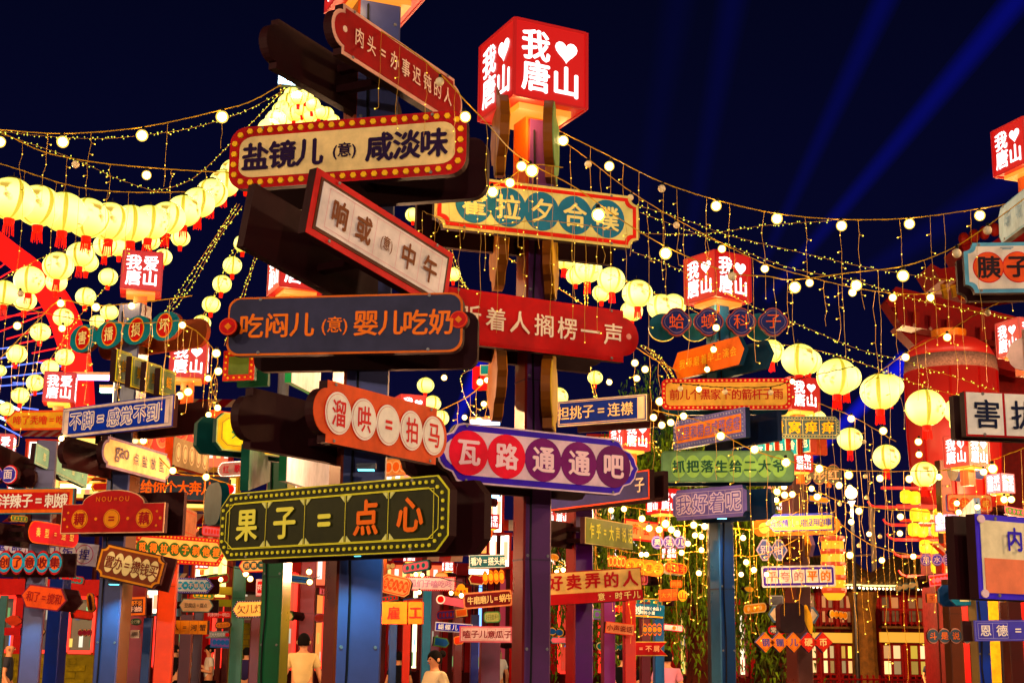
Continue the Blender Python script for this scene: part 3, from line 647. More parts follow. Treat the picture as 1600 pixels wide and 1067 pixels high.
sign(1219, 965, 1257, 965, 46, 17.7, 'round.2', [(0, (30, 8, 12))], [], 'near black rounded box on the brown post above the diamonds', back=0, thick=.3)
sign(1200, 959, 1280, 961, 25, 18.9, 'hexa', [(0, (90, 120, 150)), (.12, (244, 214, 180))], [('d', 2, -.46, .46, 0, .28, (206, 40, 40))], 'cream sign with blue studded rim and red discs behind the dark box', back=0)
sign(1202, 938, 1224, 938, 16, 19, 'round.15', [(0, (170, 170, 180)), (.1, (100, 100, 110))], [], 'small grey sign with pale studded rim left of the dark box', back=0)
sign(1200, 984, 1228, 984, 14, 19, 'pill', [(0, (214, 40, 36)), (.15, (100, 100, 104))], [('t', list('常过'), -.4, .4, 0, .6, (240, 230, 220), .02)], 'small grey pill sign with red rim above the diamonds', back=0)
# --- right edge
sign(1507, 419, 1680, 417, 81, 8.3, 'ticket', [(0, (104, 160, 178)), (.075, (240, 214, 190))],
     [('d', 3, -.42, .38, 0, .31, [[(1, (206, 34, 24)), (.94, (226, 92, 26))]] * 3), ('t', list('胰子水'), -.42, .38, 0, .42, (34, 14, 14), .03), ('x', [[(-.17, .40), (-.05, .40), (-.05, .385), (-.17, .385)], [(-.15, .37), (-.07, .37), (-.07, .355), (-.15, .355)]], (120, 150, 160))],
     'cream sign with pale blue rim and orange discs at the right edge, text 胰子', back=.2)
sign(1508, 646, 1700, 654, 70, 7.3, 'rect', [(0, (178, 16, 44))],
     [('r', -.49, -.20, -.46, .48, (240, 220, 200)), ('r', -.18, .11, -.46, .48, (240, 220, 200)), ('r', .13, .42, -.46, .48, (240, 220, 200)), ('t', list('害拔人'), -.49, .42, 0, .62, (14, 20, 44), .015)],
     'white tile sign with crimson frame at the right edge, text 害拔', back=.12)
sign(1526, 868, 1720, 880, 127, 6.5, 'rect', [(0, (70, 50, 190)), (.07, (240, 214, 172))],
     [('r', -.455, .455, -.43, -.02, (226, 128, 96)), ('t', list('内火'), -.40, .30, .22, .27, (52, 32, 160), .03), ('d', 1, -.20, .06, -.24, .17, (52, 32, 170)), ('t', ['意'], -.20, .06, -.24, .22, (226, 128, 96), .02),
      ('x', [[(x + .028 * math.cos(a * .7), z + .05 * math.sin(a * .7)) for a in range(9)] for x, z in ((-.47, .44), (-.47, -.44))], (226, 190, 190))],
     'large cream and salmon sign with violet frame at the right edge, text 内 意', back=.12)
sign(1562, 355, 1632, 300, 58, 8.8, 'cham', [(0, (140, 184, 206)), (.05, (176, 208, 222))], [('t', list('呀呢吧'), -.4, .4, 0, .45, (120, 160, 190), .0)], 'pale sky blue sign tilted up at the top right edge', back=0, r=.9)
sign(1572, 556, 1640, 548, 78, 9.2, 'brace', [(0, (246, 196, 180))], [], 'pale pink notched board at the right edge above the white tile sign', back=0, timber=(30, 40, 120))
sign(1522, 985, 1640, 984, 32, 12, 'rect', [(0, (70, 62, 160))], [('b', .05, .015, (150, 140, 190)), ('t', list('恩德=大'), -.46, .40, 0, .52, (230, 214, 200), .015), ('g', 2, -.45, -.06, -.36, .36, .015, (180, 170, 200))], 'violet blue sign at lower right, text 恩德=', back=.3)
sign(1486, 928, 1535, 928, 34, 13, 'cham', [(0, (34, 120, 140))], [('r', -.24, .06, -.33, .33, (240, 222, 160)), ('r', .1, .44, -.33, .33, (240, 222, 160)), ('t', list('说说'), -.24, .44, 0, .42, (30, 60, 70), .02)], 'teal sign with cream tiles, text 说', back=.35, timber=(14, 50, 90))
sign(1484, 857, 1530, 857, 34, 13.4, 'arrl', [(0, (240, 200, 160)), (.08, (176, 46, 26))], [('t', list('赶我'), -.2, .45, 0, .42, (246, 180, 130), .02)], 'rust red arrow sign with cream rim, text 赶', back=.45, timber=(40, 34, 96))
sign(1480, 785, 1550, 786, 27, 15, 'round.15', [(0, (206, 60, 40)), (.05, (250, 160, 110))], [('d', 4, -.46, .46, -.05, .36, (240, 96, 30)), ('t', list('一边儿都'), -.46, .46, -.05, .4, (250, 170, 90), .01)], 'peach sign with orange discs, text 一边儿都', back=0, timber=(60, 60, 120))
sign(1449, 993, 1520, 993, 24, 17, 'scal4', [(0, (190, 130, 110))], [('d', 4, -.5, .5, 0, .42, (66, 78, 90)), ('t', list('斗是说成'), -.5, .5, 0, .46, (236, 120, 70), .02)], 'row of slate hexagons with coral letters, text 斗是说', back=0)
sign(1438, 874, 1508, 874, 19, 18, 'scal4', [(0, (96, 90, 190))], [('d', 4, -.5, .5, 0, .44, [[(1, (206, 150, 170)), (.86, (90, 70, 180))]] * 4), ('t', list('鸹水王一'), -.5, .5, 0, .5, (240, 200, 190), .01)], 'violet bubble sign with pink rings under the rust arrow sign', back=0)
sign(1448, 934, 1464, 934, 14, 19, 'rect', [(0, (240, 120, 80))], [('t', ['千'], -.4, .4, 0, .6, (150, 60, 40), .02)], 'small coral sign with character 千', back=0)
sign(1502, 820, 1524, 800, 44, 14.5, 'cham', [(0, (206, 220, 236))], [], 'blank pale blue board left of the big framed sign', back=0, timber=(150, 170, 200))
sign(1500, 730, 1512, 728, 36, 20, 'oval', [(0, (246, 206, 210))], [], 'round pale pink plate below the tower', back=0, timber=(110, 120, 180), thick=.3)
sign(1480, 733, 1498, 731, 38, 20.4, 'oval', [(0, (250, 214, 206))], [], 'round pale peach plate left of the pink plate', back=0, timber=(110, 120, 180), thick=.3)
# --- far signs lower left / centre
sign(362, 952, 425, 950, 27, 14, 'hexa', [(0, (44, 40, 60)), (.1, (250, 196, 120))], [('o', .05, .14, .022, (200, 190, 190)), ('t', list('欠儿灯='), -.36, .5, 0, .5, (60, 40, 30), .0)], 'cream sign with dark dotted rim, text 欠儿灯=', back=0)
sign(373, 884, 425, 882, 21, 15, 'hexa', [(0, (206, 40, 30)), (.08, (250, 196, 130))], [('d', 4, -.36, .5, 0, .32, (40, 76, 74)), ('t', list('把裹=一'), -.36, .5, 0, .36, (236, 180, 110), .02)], 'cream sign with dark teal discs left of the dark green post, text 把裹=', back=0)
sign(400, 917, 424, 917, 25, 15.5, 'rect', [(0, (240, 200, 200))], [('r', -.4, -.03, -.36, .36, (196, 24, 34)), ('r', .03, .4, -.36, .36, (196, 24, 34)), ('t', list('花选'), -.42, .42, 0, .34, (246, 214, 210), .02)], 'white sign with two red cells, text 花选', back=.4, timber=(40, 20, 30))
sign(275, 914, 334, 915, 24, 17, 'arrr', [(0, (70, 50, 170)), (.12, (224, 234, 246))], [('o', .06, .12, .025, (220, 220, 250)), ('d', 6, -.46, .40, 0, .26, (40, 160, 206)), ('t', list('就=不够地儿'), -.46, .40, 0, .3, (250, 214, 190), .02)], 'white and blue arrow sign with cyan discs behind the orange post', back=.3, bk='round.2')
sign(280, 945, 333, 946, 20, 17.4, 'hexa', [(0, (120, 150, 140)), (.06, (250, 196, 150))], [('t', list('豆腐店=腐点'), -.34, .34, 0, .36, (60, 44, 40), .01)], 'pale peach lozenge sign behind the orange post', back=.3, bk='rect', timber=(30, 14, 20))
sign(268, 979, 324, 980, 21, 15.6, 'rect', [(0, (246, 150, 26))], [('g', 4, -.5, .5, -.5, .5, .02, (150, 80, 20)), ('t', list('人=河蟹'), -.5, .5, -.02, .46, (60, 40, 30), .01)], 'amber sign with dark letters, text =河蟹', back=0, thick=.12, timber=(40, 16, 16))
sign(336, 977, 361, 975, 11, 17.5, 'pill', [(0, (80, 40, 24)), (.14, (246, 140, 40))], [('t', list('大秃小海'), -.4, .4, 0, .5, (130, 60, 20), 0)], 'small orange pill sign with brown rim right of the crab sign', back=0, timber=(40, 16, 16))
sign(322, 991, 357, 991, 11, 17.6, 'rect', [(0, (120, 130, 130)), (.12, (140, 146, 140))], [('t', list('三大大包拉面'), -.36, .36, 0, .5, (230, 230, 220), 0), ('d', 2, -.9, .9, 0, .28, (206, 50, 40))], 'small grey sign with red ends right of the crab sign', back=0)
sign(323, 960, 361, 960, 10, 19, 'rect', [(0, (206, 26, 34))], [('t', list('利利利一明白'), -.46, .46, 0, .6, (250, 200, 200), 0)], 'narrow red sign above the small orange pill sign', back=0)
sign(341, 922, 364, 923, 12, 18, 'rect', [(0, (232, 206, 90))], [], 'small pale yellow sign beside the emerald post', back=.0, thick=.2, timber=(200, 170, 60))
sign(336, 941, 361, 942, 11, 18.4, 'rect', [(0, (140, 140, 40))], [], 'small olive sign beside the emerald post', back=.0, thick=.1, timber=(110, 120, 30))
sign(199, 947, 227, 946, 28, 14.4, 'rect', [(0, (244, 124, 40)), (.12, (60, 24, 30))], [('t', list('想不说'), -.34, .34, .16, .28, (246, 150, 80), .02), ('t', list('牛油饭'), -.34, .34, -.16, .28, (240, 200, 180), .02)], 'orange framed sign with small dark tiles left of the orange post', back=.25, timber=(60, 16, 24))
sign(204, 971, 220, 971, 11, 16, 'oval', [(0, (50, 80, 60))], [('t', list('全行单'), -.44, .44, 0, .5, (220, 220, 190), 0)], 'small dark green oval sign left of the orange post', back=0)
sign(204, 990, 217, 990, 12, 16, 'rect', [(0, (236, 226, 210))], [('t', list('闹哄'), -.44, .44, 0, .6, (70, 50, 50), .01)], 'small white square sign left of the orange post, text 闹哄', back=0)
sign(136, 942, 147, 940, 30, 15, 'round.2', [(0, (246, 140, 50)), (.1, (60, 26, 30))], [], 'upright orange rimmed tag with a dark centre left of the slate post', back=0)
sign(122, 988, 142, 988, 11, 18, 'scal3', [(0, (226, 170, 120))], [('d', 3, -.5, .5, 0, .38, (140, 40, 60))], 'small cream scalloped sign in front of the shop window', back=0)
sign(61, 987, 70, 986, 13, 18, 'hexa', [(0, (236, 190, 130))], [], 'little cream tag beside the cobalt post', back=0)
sign(7, 986, 32, 986, 12, 17, 'rect', [(0, (206, 50, 24))], [], 'blank red sign in front of the yellow brick wall at left', back=0)
sign(8, 968, 34, 970, 16, 17.2, 'quad', [(0, (226, 80, 30))], [], 'rust coloured cutout board above the blank red sign', back=0, timber=(50, 20, 14))
sign(284, 812, 306, 822, 44, 17, 'rect', [(0, (250, 180, 130)), (.06, (246, 150, 110))], [('b', .12, .03, (236, 90, 60))], 'peach panel with engraved rim right of the arched sign', back=0)
sign(353, 972 - 400, 356, 972 - 400, 4, 30, 'rect', [(0, (60, 60, 60))], [], 'tiny grey tag', back=0) if False else None
sign(738, 591, 772, 591, 38, 14, 'round.15', [(0, (226, 40, 26))], [], 'red rounded plate left of the purple post under the crimson sign', back=0)
sign(750, 578, 790, 578, 16, 13.8, 'rect', [(0, (240, 214, 170)), (.08, (40, 140, 140))], [], 'teal panel with cream rim on the red rounded plate', back=0)
sign(600, 731, 640, 727, 26, 12, 'rect', [(0, (246, 150, 96))], [('d', 3, -.45, .45, 0, .36, [[(1, (250, 190, 140)), (.8, (236, 110, 50))]] * 3)], 'light orange sign with discs below the orange disc sign', back=0)
sign(341, 734, 386, 731, 24, 19, 'pill', [(0, (226, 60, 50)), (.1, (250, 200, 190))], [('o', .05, .12, .03, (255, 240, 200), 2.5), ('t', list('红歌'), -.4, .4, 0, .5, (226, 60, 80), .02)], 'pink oval sign ringed with lit bulbs left of the green board', back=0)

# ================================================================== lit red cube lamps
M_CUBE = glow((.42, .002, .002), 1.0, base=(.16, .004, .004))
M_CHAR = glow((1, .93, .9), 2.0)
M_UNDER = glow((1, .30, .02), .9)
def heart(cx, cz, s):
    o = []
    for k in range(24):
        t = 2 * math.pi * k / 24
        o.append((cx + s * 16 * math.sin(t) ** 3 / 17, cz + s * (13 * math.cos(t) - 5 * math.cos(2 * t) - 2 * math.cos(3 * t) - math.cos(4 * t)) / 17))
    return o[::-1]
def cube(cx, cy, edge, D, yaw, label, chars='我♥唐山', post_h=.5, red=None, double=False):
    c = P(cx, cy, D); a = edge * S(cx, cy, D); q = a / 2
    t = thing('cube_lamp', label, 'lamp', tuple(c), R(yaw), 'lit red cube lamps on top of the posts')
    red = red or M_CUBE
    m = MB(); m.box((0, 0, 0), (a, a, a)); m.build('shade_box', red, t)
    e = MB()
    for sx in (-1, 1):
        for sy in (-1, 1): e.box((sx * q, sy * q, 0), (a * .035, a * .035, a * 1.012))
    for sz in (-1, 1):
        for sg in (-1, 1):
            e.box((0, sg * q, sz * q), (a * .965, a * .03, a * .03)); e.box((sg * q, 0, sz * q), (a * .03, a * .965, a * .03))
    e.build('edge_trim', glow((.30, .002, .002), 1.0, light=False, base=(.14, .003, .003)), t)
    for k in range(4):
        f = MB(); cz = []
        for i, ch in enumerate(chars):
            x = (-.21, .21)[i % 2] * a; z = (.2, -.2)[i // 2] * a
            if ch == '♥': f.add([(px, -q - .004, pz) for px, pz in heart(x, z, a * .165)], [tuple(range(24))])
            else:
                vs, fs = glyph(ch)
                for j, (du, dv) in enumerate(((-.028, 0), (.028, 0), (0, .02), (0, -.02))):
                    f.add([(x + (u + du) * a * .40, -q - .004 - .0002 * j, z + (v + dv) * a * .42) for u, v in vs], fs)
        o = f.build('face_lettering', M_CHAR, t); o.rotation_euler = (0, 0, k * math.pi / 2)
    b = MB(); b.box((0, 0, -q - a * .05), (a * .72, a * .72, a * .08)); b.build('underlight_tray', M_UNDER if edge > 50 else glow((1, .5, .03), 1.3), t)
    n = MB(); n.box((0, 0, -q - a * .1 - post_h * a / 2), (a * .34, a * .34, post_h * a)); n.build('neck', paint((150, 70, 30), .35), t)
    l = bpy.data.lights.new('under_light', 'POINT'); l.energy = (24 if cx != 588 else 5) * a; l.color = (1, .62, .2); l.shadow_soft_size = .08
    o = bpy.data.objects.new('under_light', l); col.objects.link(o); o.parent = t; o.location = (-a * .3, -a * .42, -q - a * .22)
    return t
cube(588, -48, 122, 7.6, 24, 'red lit cube lamp on the near post, cut off by the top of the view')
cube(832, 122, 124, 9.15, 26, 'largest whole red cube lamp on the purple post, white heart and characters', post_h=1.2)
cube(222, 430, 60, 13, 14, 'red cube lamp above the four red disc sign, four white characters', '我爱唐山')
cube(464, 424, 72, 13.2, 24, 'red cube lamp half hidden behind the near post and white ruled sign', post_h=.9)
cube(1121, 439, 72, 13.3, 33, 'red cube lamp above the navy quatrefoil plaques')
cube(296, 566, 56, 15.6, 10, 'red cube lamp behind the blue outlined sign, upper part hidden', post_h=1.4)
cube(94, 608, 46, 14.5, 14, 'red cube lamp under the small lanterns, above the orange arrow sign at left', '我爱唐山')
cube(2, 699, 38, 16, 12, 'red cube lamp cut off by the left edge', '我爱唐山')
cube(1245, 619, 50, 16.5, 20, 'red cube lamp touching the right end of the warm yellow sign', post_h=1.2)
cube(1250, 723, 30, 17, 10, 'small red cube lamp right of the green bubble sign', '我爱唐山')
cube(1606, 235, 74, 11, 20, 'red cube lamp cut off by the right edge near the top')
cube(1597, 530, 54, 12, 20, 'red cube lamp at the right edge behind the pale pink notched board')
cube(1510, 706, 48, 19, 33, 'red cube lamp under the white tile sign at right')
cube(984, 682, 46, 17, 24, 'red cube lamp below the blue sign right of the purple post', post_h=1.4)
cube(1036, 784, 38, 19, 26, 'red cube lamp left of the lilac sign', post_h=.6)
cube(1563, 756, 30, 22, 30, 'small white faced cube lamp with red edges at right', '我爱唐山', red=glow((.9, .3, .3), 1.2))
cube(1480, 817, 26, 22, 30, 'small pink white cube lamp left of the big framed sign', '我爱唐山', red=glow((.95, .4, .5), 1.3))
cube(765, 815, 22, 26, 24, 'small red and white cube lamp left of the purple post', '我爱唐山')
cube(872, 804, 28, 24, 28, 'red cube lamp right of the purple post under the pale pink sign')
cube(970, 863, 16, 26, 20, 'tiny red cube lamp above the pill sign', '我爱唐山')
cube(1046, 864, 18, 24, 14, 'tiny red cube lamp under the violet disc sign', '我爱唐山')
cube(640, 640, 40, 17, 20, 'dull red cube lamp mostly hidden behind the orange disc sign')
cube(600, 850, 26, 24, 20, 'far red cube lamp glimpsed between the near post and its black sign', post_h=2)

# ================================================================== round paper lanterns
def lantern_material():
    m = bpy.data.materials.new('lit_paper'); m.use_nodes = True
    n = m.node_tree; b = n.nodes['Principled BSDF']
    tc = n.nodes.new('ShaderNodeTexCoord'); sp = n.nodes.new('ShaderNodeSeparateXYZ'); n.links.new(tc.outputs['Object'], sp.inputs[0])
    at = n.nodes.new('ShaderNodeMath'); at.operation = 'ARCTAN2'; n.links.new(sp.outputs['Y'], at.inputs[0]); n.links.new(sp.outputs['X'], at.inputs[1])
    mu = n.nodes.new('ShaderNodeMath'); mu.operation = 'MULTIPLY'; mu.inputs[1].default_value = 4.0; n.links.new(at.outputs[0], mu.inputs[0])
    co = n.nodes.new('ShaderNodeMath'); co.operation = 'COSINE'; n.links.new(mu.outputs[0], co.inputs[0])
    st = n.nodes.new('ShaderNodeMapRange'); st.inputs[1].default_value = .88; st.inputs[2].default_value = .93; n.links.new(co.outputs[0], st.inputs[0])
    # painted blossom blotches
    no = n.nodes.new('ShaderNodeTexNoise'); no.inputs['Scale'].default_value = 9; no.inputs['Detail'].default_value = 4
    n.links.new(tc.outputs['Object'], no.inputs['Vector'])
    oi = n.nodes.new('ShaderNodeObjectInfo')
    ra = n.nodes.new('ShaderNodeMath'); ra.operation = 'MULTIPLY'; ra.inputs[1].default_value = 6.283; n.links.new(oi.outputs['Random'], ra.inputs[0])
    ad = n.nodes.new('ShaderNodeMath'); ad.operation = 'ADD'; ad.inputs[1].default_value = 0
    n.links.new(at.outputs[0], ad.inputs[0])
    m2 = n.nodes.new('ShaderNodeMath'); m2.operation = 'MULTIPLY'; m2.inputs[1].default_value = 2.0; n.links.new(ad.outputs[0], m2.inputs[0])
    c2 = n.nodes.new('ShaderNodeMath'); c2.operation = 'SINE'; n.links.new(m2.outputs[0], c2.inputs[0])
    bl = n.nodes.new('ShaderNodeMapRange'); bl.inputs[1].default_value = .55; bl.inputs[2].default_value = .95; n.links.new(c2.outputs[0], bl.inputs[0])
    nz = n.nodes.new('ShaderNodeMapRange'); nz.inputs[1].default_value = .50; nz.inputs[2].default_value = .58; n.links.new(no.outputs[0], nz.inputs[0])
    zz = n.nodes.new('ShaderNodeMath'); zz.operation = 'ABSOLUTE'; n.links.new(sp.outputs['Z'], zz.inputs[0])
    zr = n.nodes.new('ShaderNodeMapRange'); zr.inputs[1].default_value = .16; zr.inputs[2].default_value = .10; n.links.new(zz.outputs[0], zr.inputs[0])
    f1 = n.nodes.new('ShaderNodeMath'); f1.operation = 'MULTIPLY'; n.links.new(bl.outputs[0], f1.inputs[0]); n.links.new(nz.outputs[0], f1.inputs[1])
    f2 = n.nodes.new('ShaderNodeMath'); f2.operation = 'MULTIPLY'; n.links.new(f1.outputs[0], f2.inputs[0]); n.links.new(zr.outputs[0], f2.inputs[1])
    # bulb light put into the emission: the paper is brightest round the middle
    zg = n.nodes.new('ShaderNodeMapRange'); zg.inputs[1].default_value = .25; zg.inputs[2].default_value = .05; zg.inputs[3].default_value = .0; zg.inputs[4].default_value = 1.0
    n.links.new(zz.outputs[0], zg.inputs[0])
    a = n.nodes.new('ShaderNodeMix'); a.data_type = 'RGBA'; a.inputs[6].default_value = (.66, .57, .006, 1); a.inputs[7].default_value = (1.85, 1.66, .42, 1); n.links.new(zg.outputs[0], a.inputs[0])
    c = n.nodes.new('ShaderNodeMix'); c.data_type = 'RGBA'; c.inputs[7].default_value = (.52, .42, .002, 1); n.links.new(st.outputs[0], c.inputs[0]); n.links.new(a.outputs[2], c.inputs[6])
    d = n.nodes.new('ShaderNodeMix'); d.data_type = 'RGBA'; d.inputs[7].default_value = (.42, .26, .01, 1); n.links.new(f2.outputs[0], d.inputs[0]); n.links.new(c.outputs[2], d.inputs[6])
    n.links.new(d.outputs[2], b.inputs['Emission Color']); b.inputs['Emission Strength'].default_value = 1.0
    b.inputs['Base Color'].default_value = (.25, .2, .08, 1)
    return m
M_PAPER = lantern_material()
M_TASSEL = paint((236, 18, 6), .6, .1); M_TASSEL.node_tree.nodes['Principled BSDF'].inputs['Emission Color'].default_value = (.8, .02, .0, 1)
M_TASSEL.node_tree.nodes['Principled BSDF'].inputs['Emission Strength'].default_value = .35     # emission stands in for lamp light through the cloth
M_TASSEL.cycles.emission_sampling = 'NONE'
def make_lantern(small):
    me = {}
    n, m = (14, 8) if small else (32, 14)
    s = MB(); pr = []
    for i in range(m + 1):
        a = math.pi * (.07 + .86 * i / m); pr.append((.25 * math.sin(a), -.232 * math.cos(a)))
    vs = []
    for r, z in pr:
        for k in range(n):
            a = 2 * math.pi * k / n
            q = 1 if small else 1 - .012 * abs(math.cos(8 * a))
            vs.append((r * math.cos(a) * q, r * math.sin(a) * q, z))
    fs = [(i * n + k, i * n + (k + 1) % n, (i + 1) * n + (k + 1) % n, (i + 1) * n + k) for i in range(m) for k in range(n)]
    s.add(vs, fs); me['shade'] = s.mesh('shade', M_PAPER, True)
    c = MB(); c.lathe([(.058, .222), (.062, .236), (.05, .244)], 12); c.tube([(0, 0, .24), (0, 0, .30)], .005, 4); me['cap'] = c.mesh('cap', paint((36, 28, 20), .5))
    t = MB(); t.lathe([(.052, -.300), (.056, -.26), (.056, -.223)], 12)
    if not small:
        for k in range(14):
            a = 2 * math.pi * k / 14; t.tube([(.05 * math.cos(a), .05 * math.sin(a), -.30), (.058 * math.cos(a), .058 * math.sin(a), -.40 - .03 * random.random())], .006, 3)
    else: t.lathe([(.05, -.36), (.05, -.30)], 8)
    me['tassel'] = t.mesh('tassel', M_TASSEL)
    return me
LM = {False: make_lantern(False), True: make_lantern(True)}
LN = {}
def lantern(x, y, r, label, group, D=None):
    if group:
        k = LN[group] = LN.get(group, -1) + 1; label = ORD[k] + ' ' + label
    D = D or 555.0 / r
    o = thing('paper_lantern', label, 'lantern', tuple(P(x, y, D)), random.uniform(0, 6.28), group)
    k = r * S(x, y, D) / .25
    for nm in ('shade', 'cap', 'tassel'):
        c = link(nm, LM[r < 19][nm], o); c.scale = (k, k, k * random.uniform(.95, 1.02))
        c.rotation_euler = (random.uniform(-.05, .05), random.uniform(-.05, .05), 0)
rowA = [(17,311,37),(60,322,36),(100,332,35),(137,341,34),(172,347,33),(204,350,32),(234,348,30),(262,341,28),(287,330,27),(310,317,26),(331,302,25),(350,287,24),(367,270,23),(382,253,22),(396,236,21),(409,219,20),(421,203,19),(432,188,18),(442,174,17),(450,161,16),(457,149,14)]
gA = 'big lanterns hung close in the long curved row at upper left'
for x, y, r in rowA: lantern(x, y, r, 'lantern from the left in the long curved row climbing to the mast', gA, 12.5 + (37 - r) * .78)
gB = 'lanterns packed below the mast top'
for k, (x, y, r) in enumerate([(466,153,13),(478,150,12),(488,164,13),(498,176,13),(472,170,13),(482,182,14),(460,178,14),(510,178,12),(520,190,12),(448,196,15),(470,196,14),(436,214,16),(455,216,15),(424,234,17),(444,236,16),(412,252,18),(432,256,17),(398,268,19),(418,276,18),(384,282,18),(440,292,15),(455,306,14),(470,316,13)]):
    lantern(x, y, r, 'lantern of the yellow crowd just under the bright mast top, counted downward', gB, 27 + k * .1)
gC = 'lanterns in the loose lower strings at left'
for x, y, r in [(91,416,24),(126,398,22),(136,410,18),(88,441,17),(46,438,24),(6,458,22),(39,470,18),(165,384,19),(187,386,17),(236,378,14),(282,372,15),(255,402,14),(169,433,15),(134,464,16),(171,488,14),(152,503,12),(99,496,16),(63,519,16),(26,553,16),(101,558,15),(78,575,14),(55,598,14),(32,618,14),(10,639,12),(0,579,10)]:
    lantern(x, y, r, 'lantern, counted downward, of the loose yellow strings left of the red disc sign', gC, 14 + (24 - r) * 1.1)
gD = 'small lanterns in a slanting string left of the near post'
for x, y, r in [(380,381,15),(363,415,15),(347,444,15),(330,476,14.5),(315,505,14.5)]: lantern(x, y, r, 'lantern from the top of the slanting string left of the near post', gD, 26)
gE = 'small lanterns showing between the near post and the purple post'
for x, y, r in [(630,291,12),(645,336,12),(682,381,11),(708,429,12),(665,602,13.5),(676,630,13.5),(689,653,13)]: lantern(x, y, r, 'small lantern, counted downward, glimpsed between the near and the purple post', gE, 27)
gF = 'lanterns in the row falling from the teal disc sign to the plaques'
for x, y, r in [(882,404,19),(918,421,23),(899,431,15),(955,438,22),(940,458,15),(996,459,24),(987,486,18),(1033,480,22),(1052,478,20),(876,398,14)]: lantern(x, y, r, 'lantern of the doubled yellow row right of the crimson sign', gF, 19 if r > 19 else 21.5)
gG = 'large lanterns strung across the right'
for x, y, r, D in [(1205,549,20,18.5),(1249,562,28,17),(1262,565,22,18.2),(1308,589,32,15.6),(1322,590,24,16.8),(1375,612,31,14.8),(1390,604,22,16),(1446,637,31,14.2),(1497,642,22,14.6),(1506,662,22,14.2)]:
    lantern(x, y, r, 'large lantern from the left between the plaques and the white tile sign', gG, D)
for x, y, r, lb in [(1328,686,20,'yellow lantern above the olive disc sign, left of the red tower'), (1385,714,21,'yellow lantern hanging against the left edge of the red tower'), (1444,741,21,'yellow lantern hanging in front of the red tower, lowest of the big ones'), (1274,656,18,'yellow lantern half hidden behind the dark grey sign with gilt cells')]:
    lantern(x, y, r, lb, None, 20)
# the arms of stacked lamps by the tower
def lamp_stack(cx, cy, D, n, label):
    c = P(cx, cy, D); s = S(cx, cy, D)
    t = thing('lamp_stack', label, 'lamp', tuple(c), 0, 'tiers of yellow lamps on red arms by the tower')
    a = MB(); a.box((0, .05, 9 * s * 2), (80 * s, .1, 4 * s)); a.box((0, .05, -12 * s), (100 * s, .1, 4 * s))
    for sx in (-1, 1): a.tube([(sx * 50 * s, .05, -12 * s), (sx * 58 * s, .05, -9 * s), (sx * 62 * s, .05, -3 * s)], 2 * s, 5)
    a.build('arm', glow((.5, .004, .002), 1.0, base=(.5, .01, .01), light=False), t)
    for i in range(n):
        q = MB(); x = (i - (n - 1) / 2) * 18 * s
        q.lathe([(5 * s, -10 * s), (9 * s, -7 * s), (9.5 * s, 0), (9 * s, 7 * s), (5 * s, 10 * s)], 12, (x, (i % 2) * .2 - .25, 2 * s))
        q.build('lamp_shade', glow((1, .62, .01), 1.25), t, smooth=True)
lamp_stack(1419, 780, 26, 2, 'topmost tier of yellow lamps with red arms left of the tower foot')
lamp_stack(1443, 808, 26.2, 3, 'second tier of yellow lamps, level with the peach sign')
lamp_stack(1449, 831, 26.4, 4, 'third tier of yellow lamps, the widest')
lamp_stack(1458, 857, 26.6, 3, 'fourth tier of yellow lamps, just above the violet bubble sign')
lamp_stack(1467, 888, 26.8, 2, 'lowest small tier of yellow lamps above the tiled eave')
for x0, D_, yb, h_ in ((1302, 21, 886, 100),):
    c = P(x0, yb, D_); s = S(x0, yb, D_)
    t = thing('lit_column', 'tall glowing orange lantern column with red pattern behind the brown post', 'lamp', (c.x, c.y, c.z), 0)
    q = MB(); q.lathe([(10 * s, -h_ / 2 * s), (17 * s, -h_ * .42 * s), (19 * s, 0), (17 * s, h_ * .45 * s), (8 * s, h_ / 2 * s)], 16); q.build('shade', glow((1, .42, .01), 1.1), t, smooth=True)
    for k in range(5):
        q = MB(); q.lathe([(18.6 * s, (-40 + k * 20) * s), (19.6 * s, (-36 + k * 20) * s), (18.9 * s, (-32 + k * 20) * s)], 16); q.build('band', glow((.8, .04, .0), .8, light=False), t)

# ================================================================== mast and flood light
ap = P(462, 124, 31)
t = thing('tent_mast', 'tall mast hidden behind the signs carrying the fan of lantern rows', 'mast', (ap.x, ap.y + .3, 0))
MB().tube([(0, 0, 0), (0, 0, ap.z + .3)], [.16, .09], 10, cap=True).build('pole', paint((120, 120, 124), .4), t)
t = thing('flood_light', 'cold white flood light at the mast top above the lantern rows', 'flood light', tuple(P(459, 122, 26.8)))
m = MB(); m.box((0, 0, 0), (.62, .12, .36)); m.build('housing', paint((30, 32, 36), .4), t)
m = MB(); m.box((-.02, -.075, -.0), (.54, .02, .30)); m.build('lens', glow((.45, .78, 1.0), 16), t)
ld = bpy.data.lights.new('flood_beam', 'POINT'); ld.energy = 240; ld.color = (.6, .85, 1); ld.shadow_soft_size = .1
lo = bpy.data.objects.new('flood_beam', ld); col.objects.link(lo); lo.parent = t; lo.location = (0, -.2, -.05)
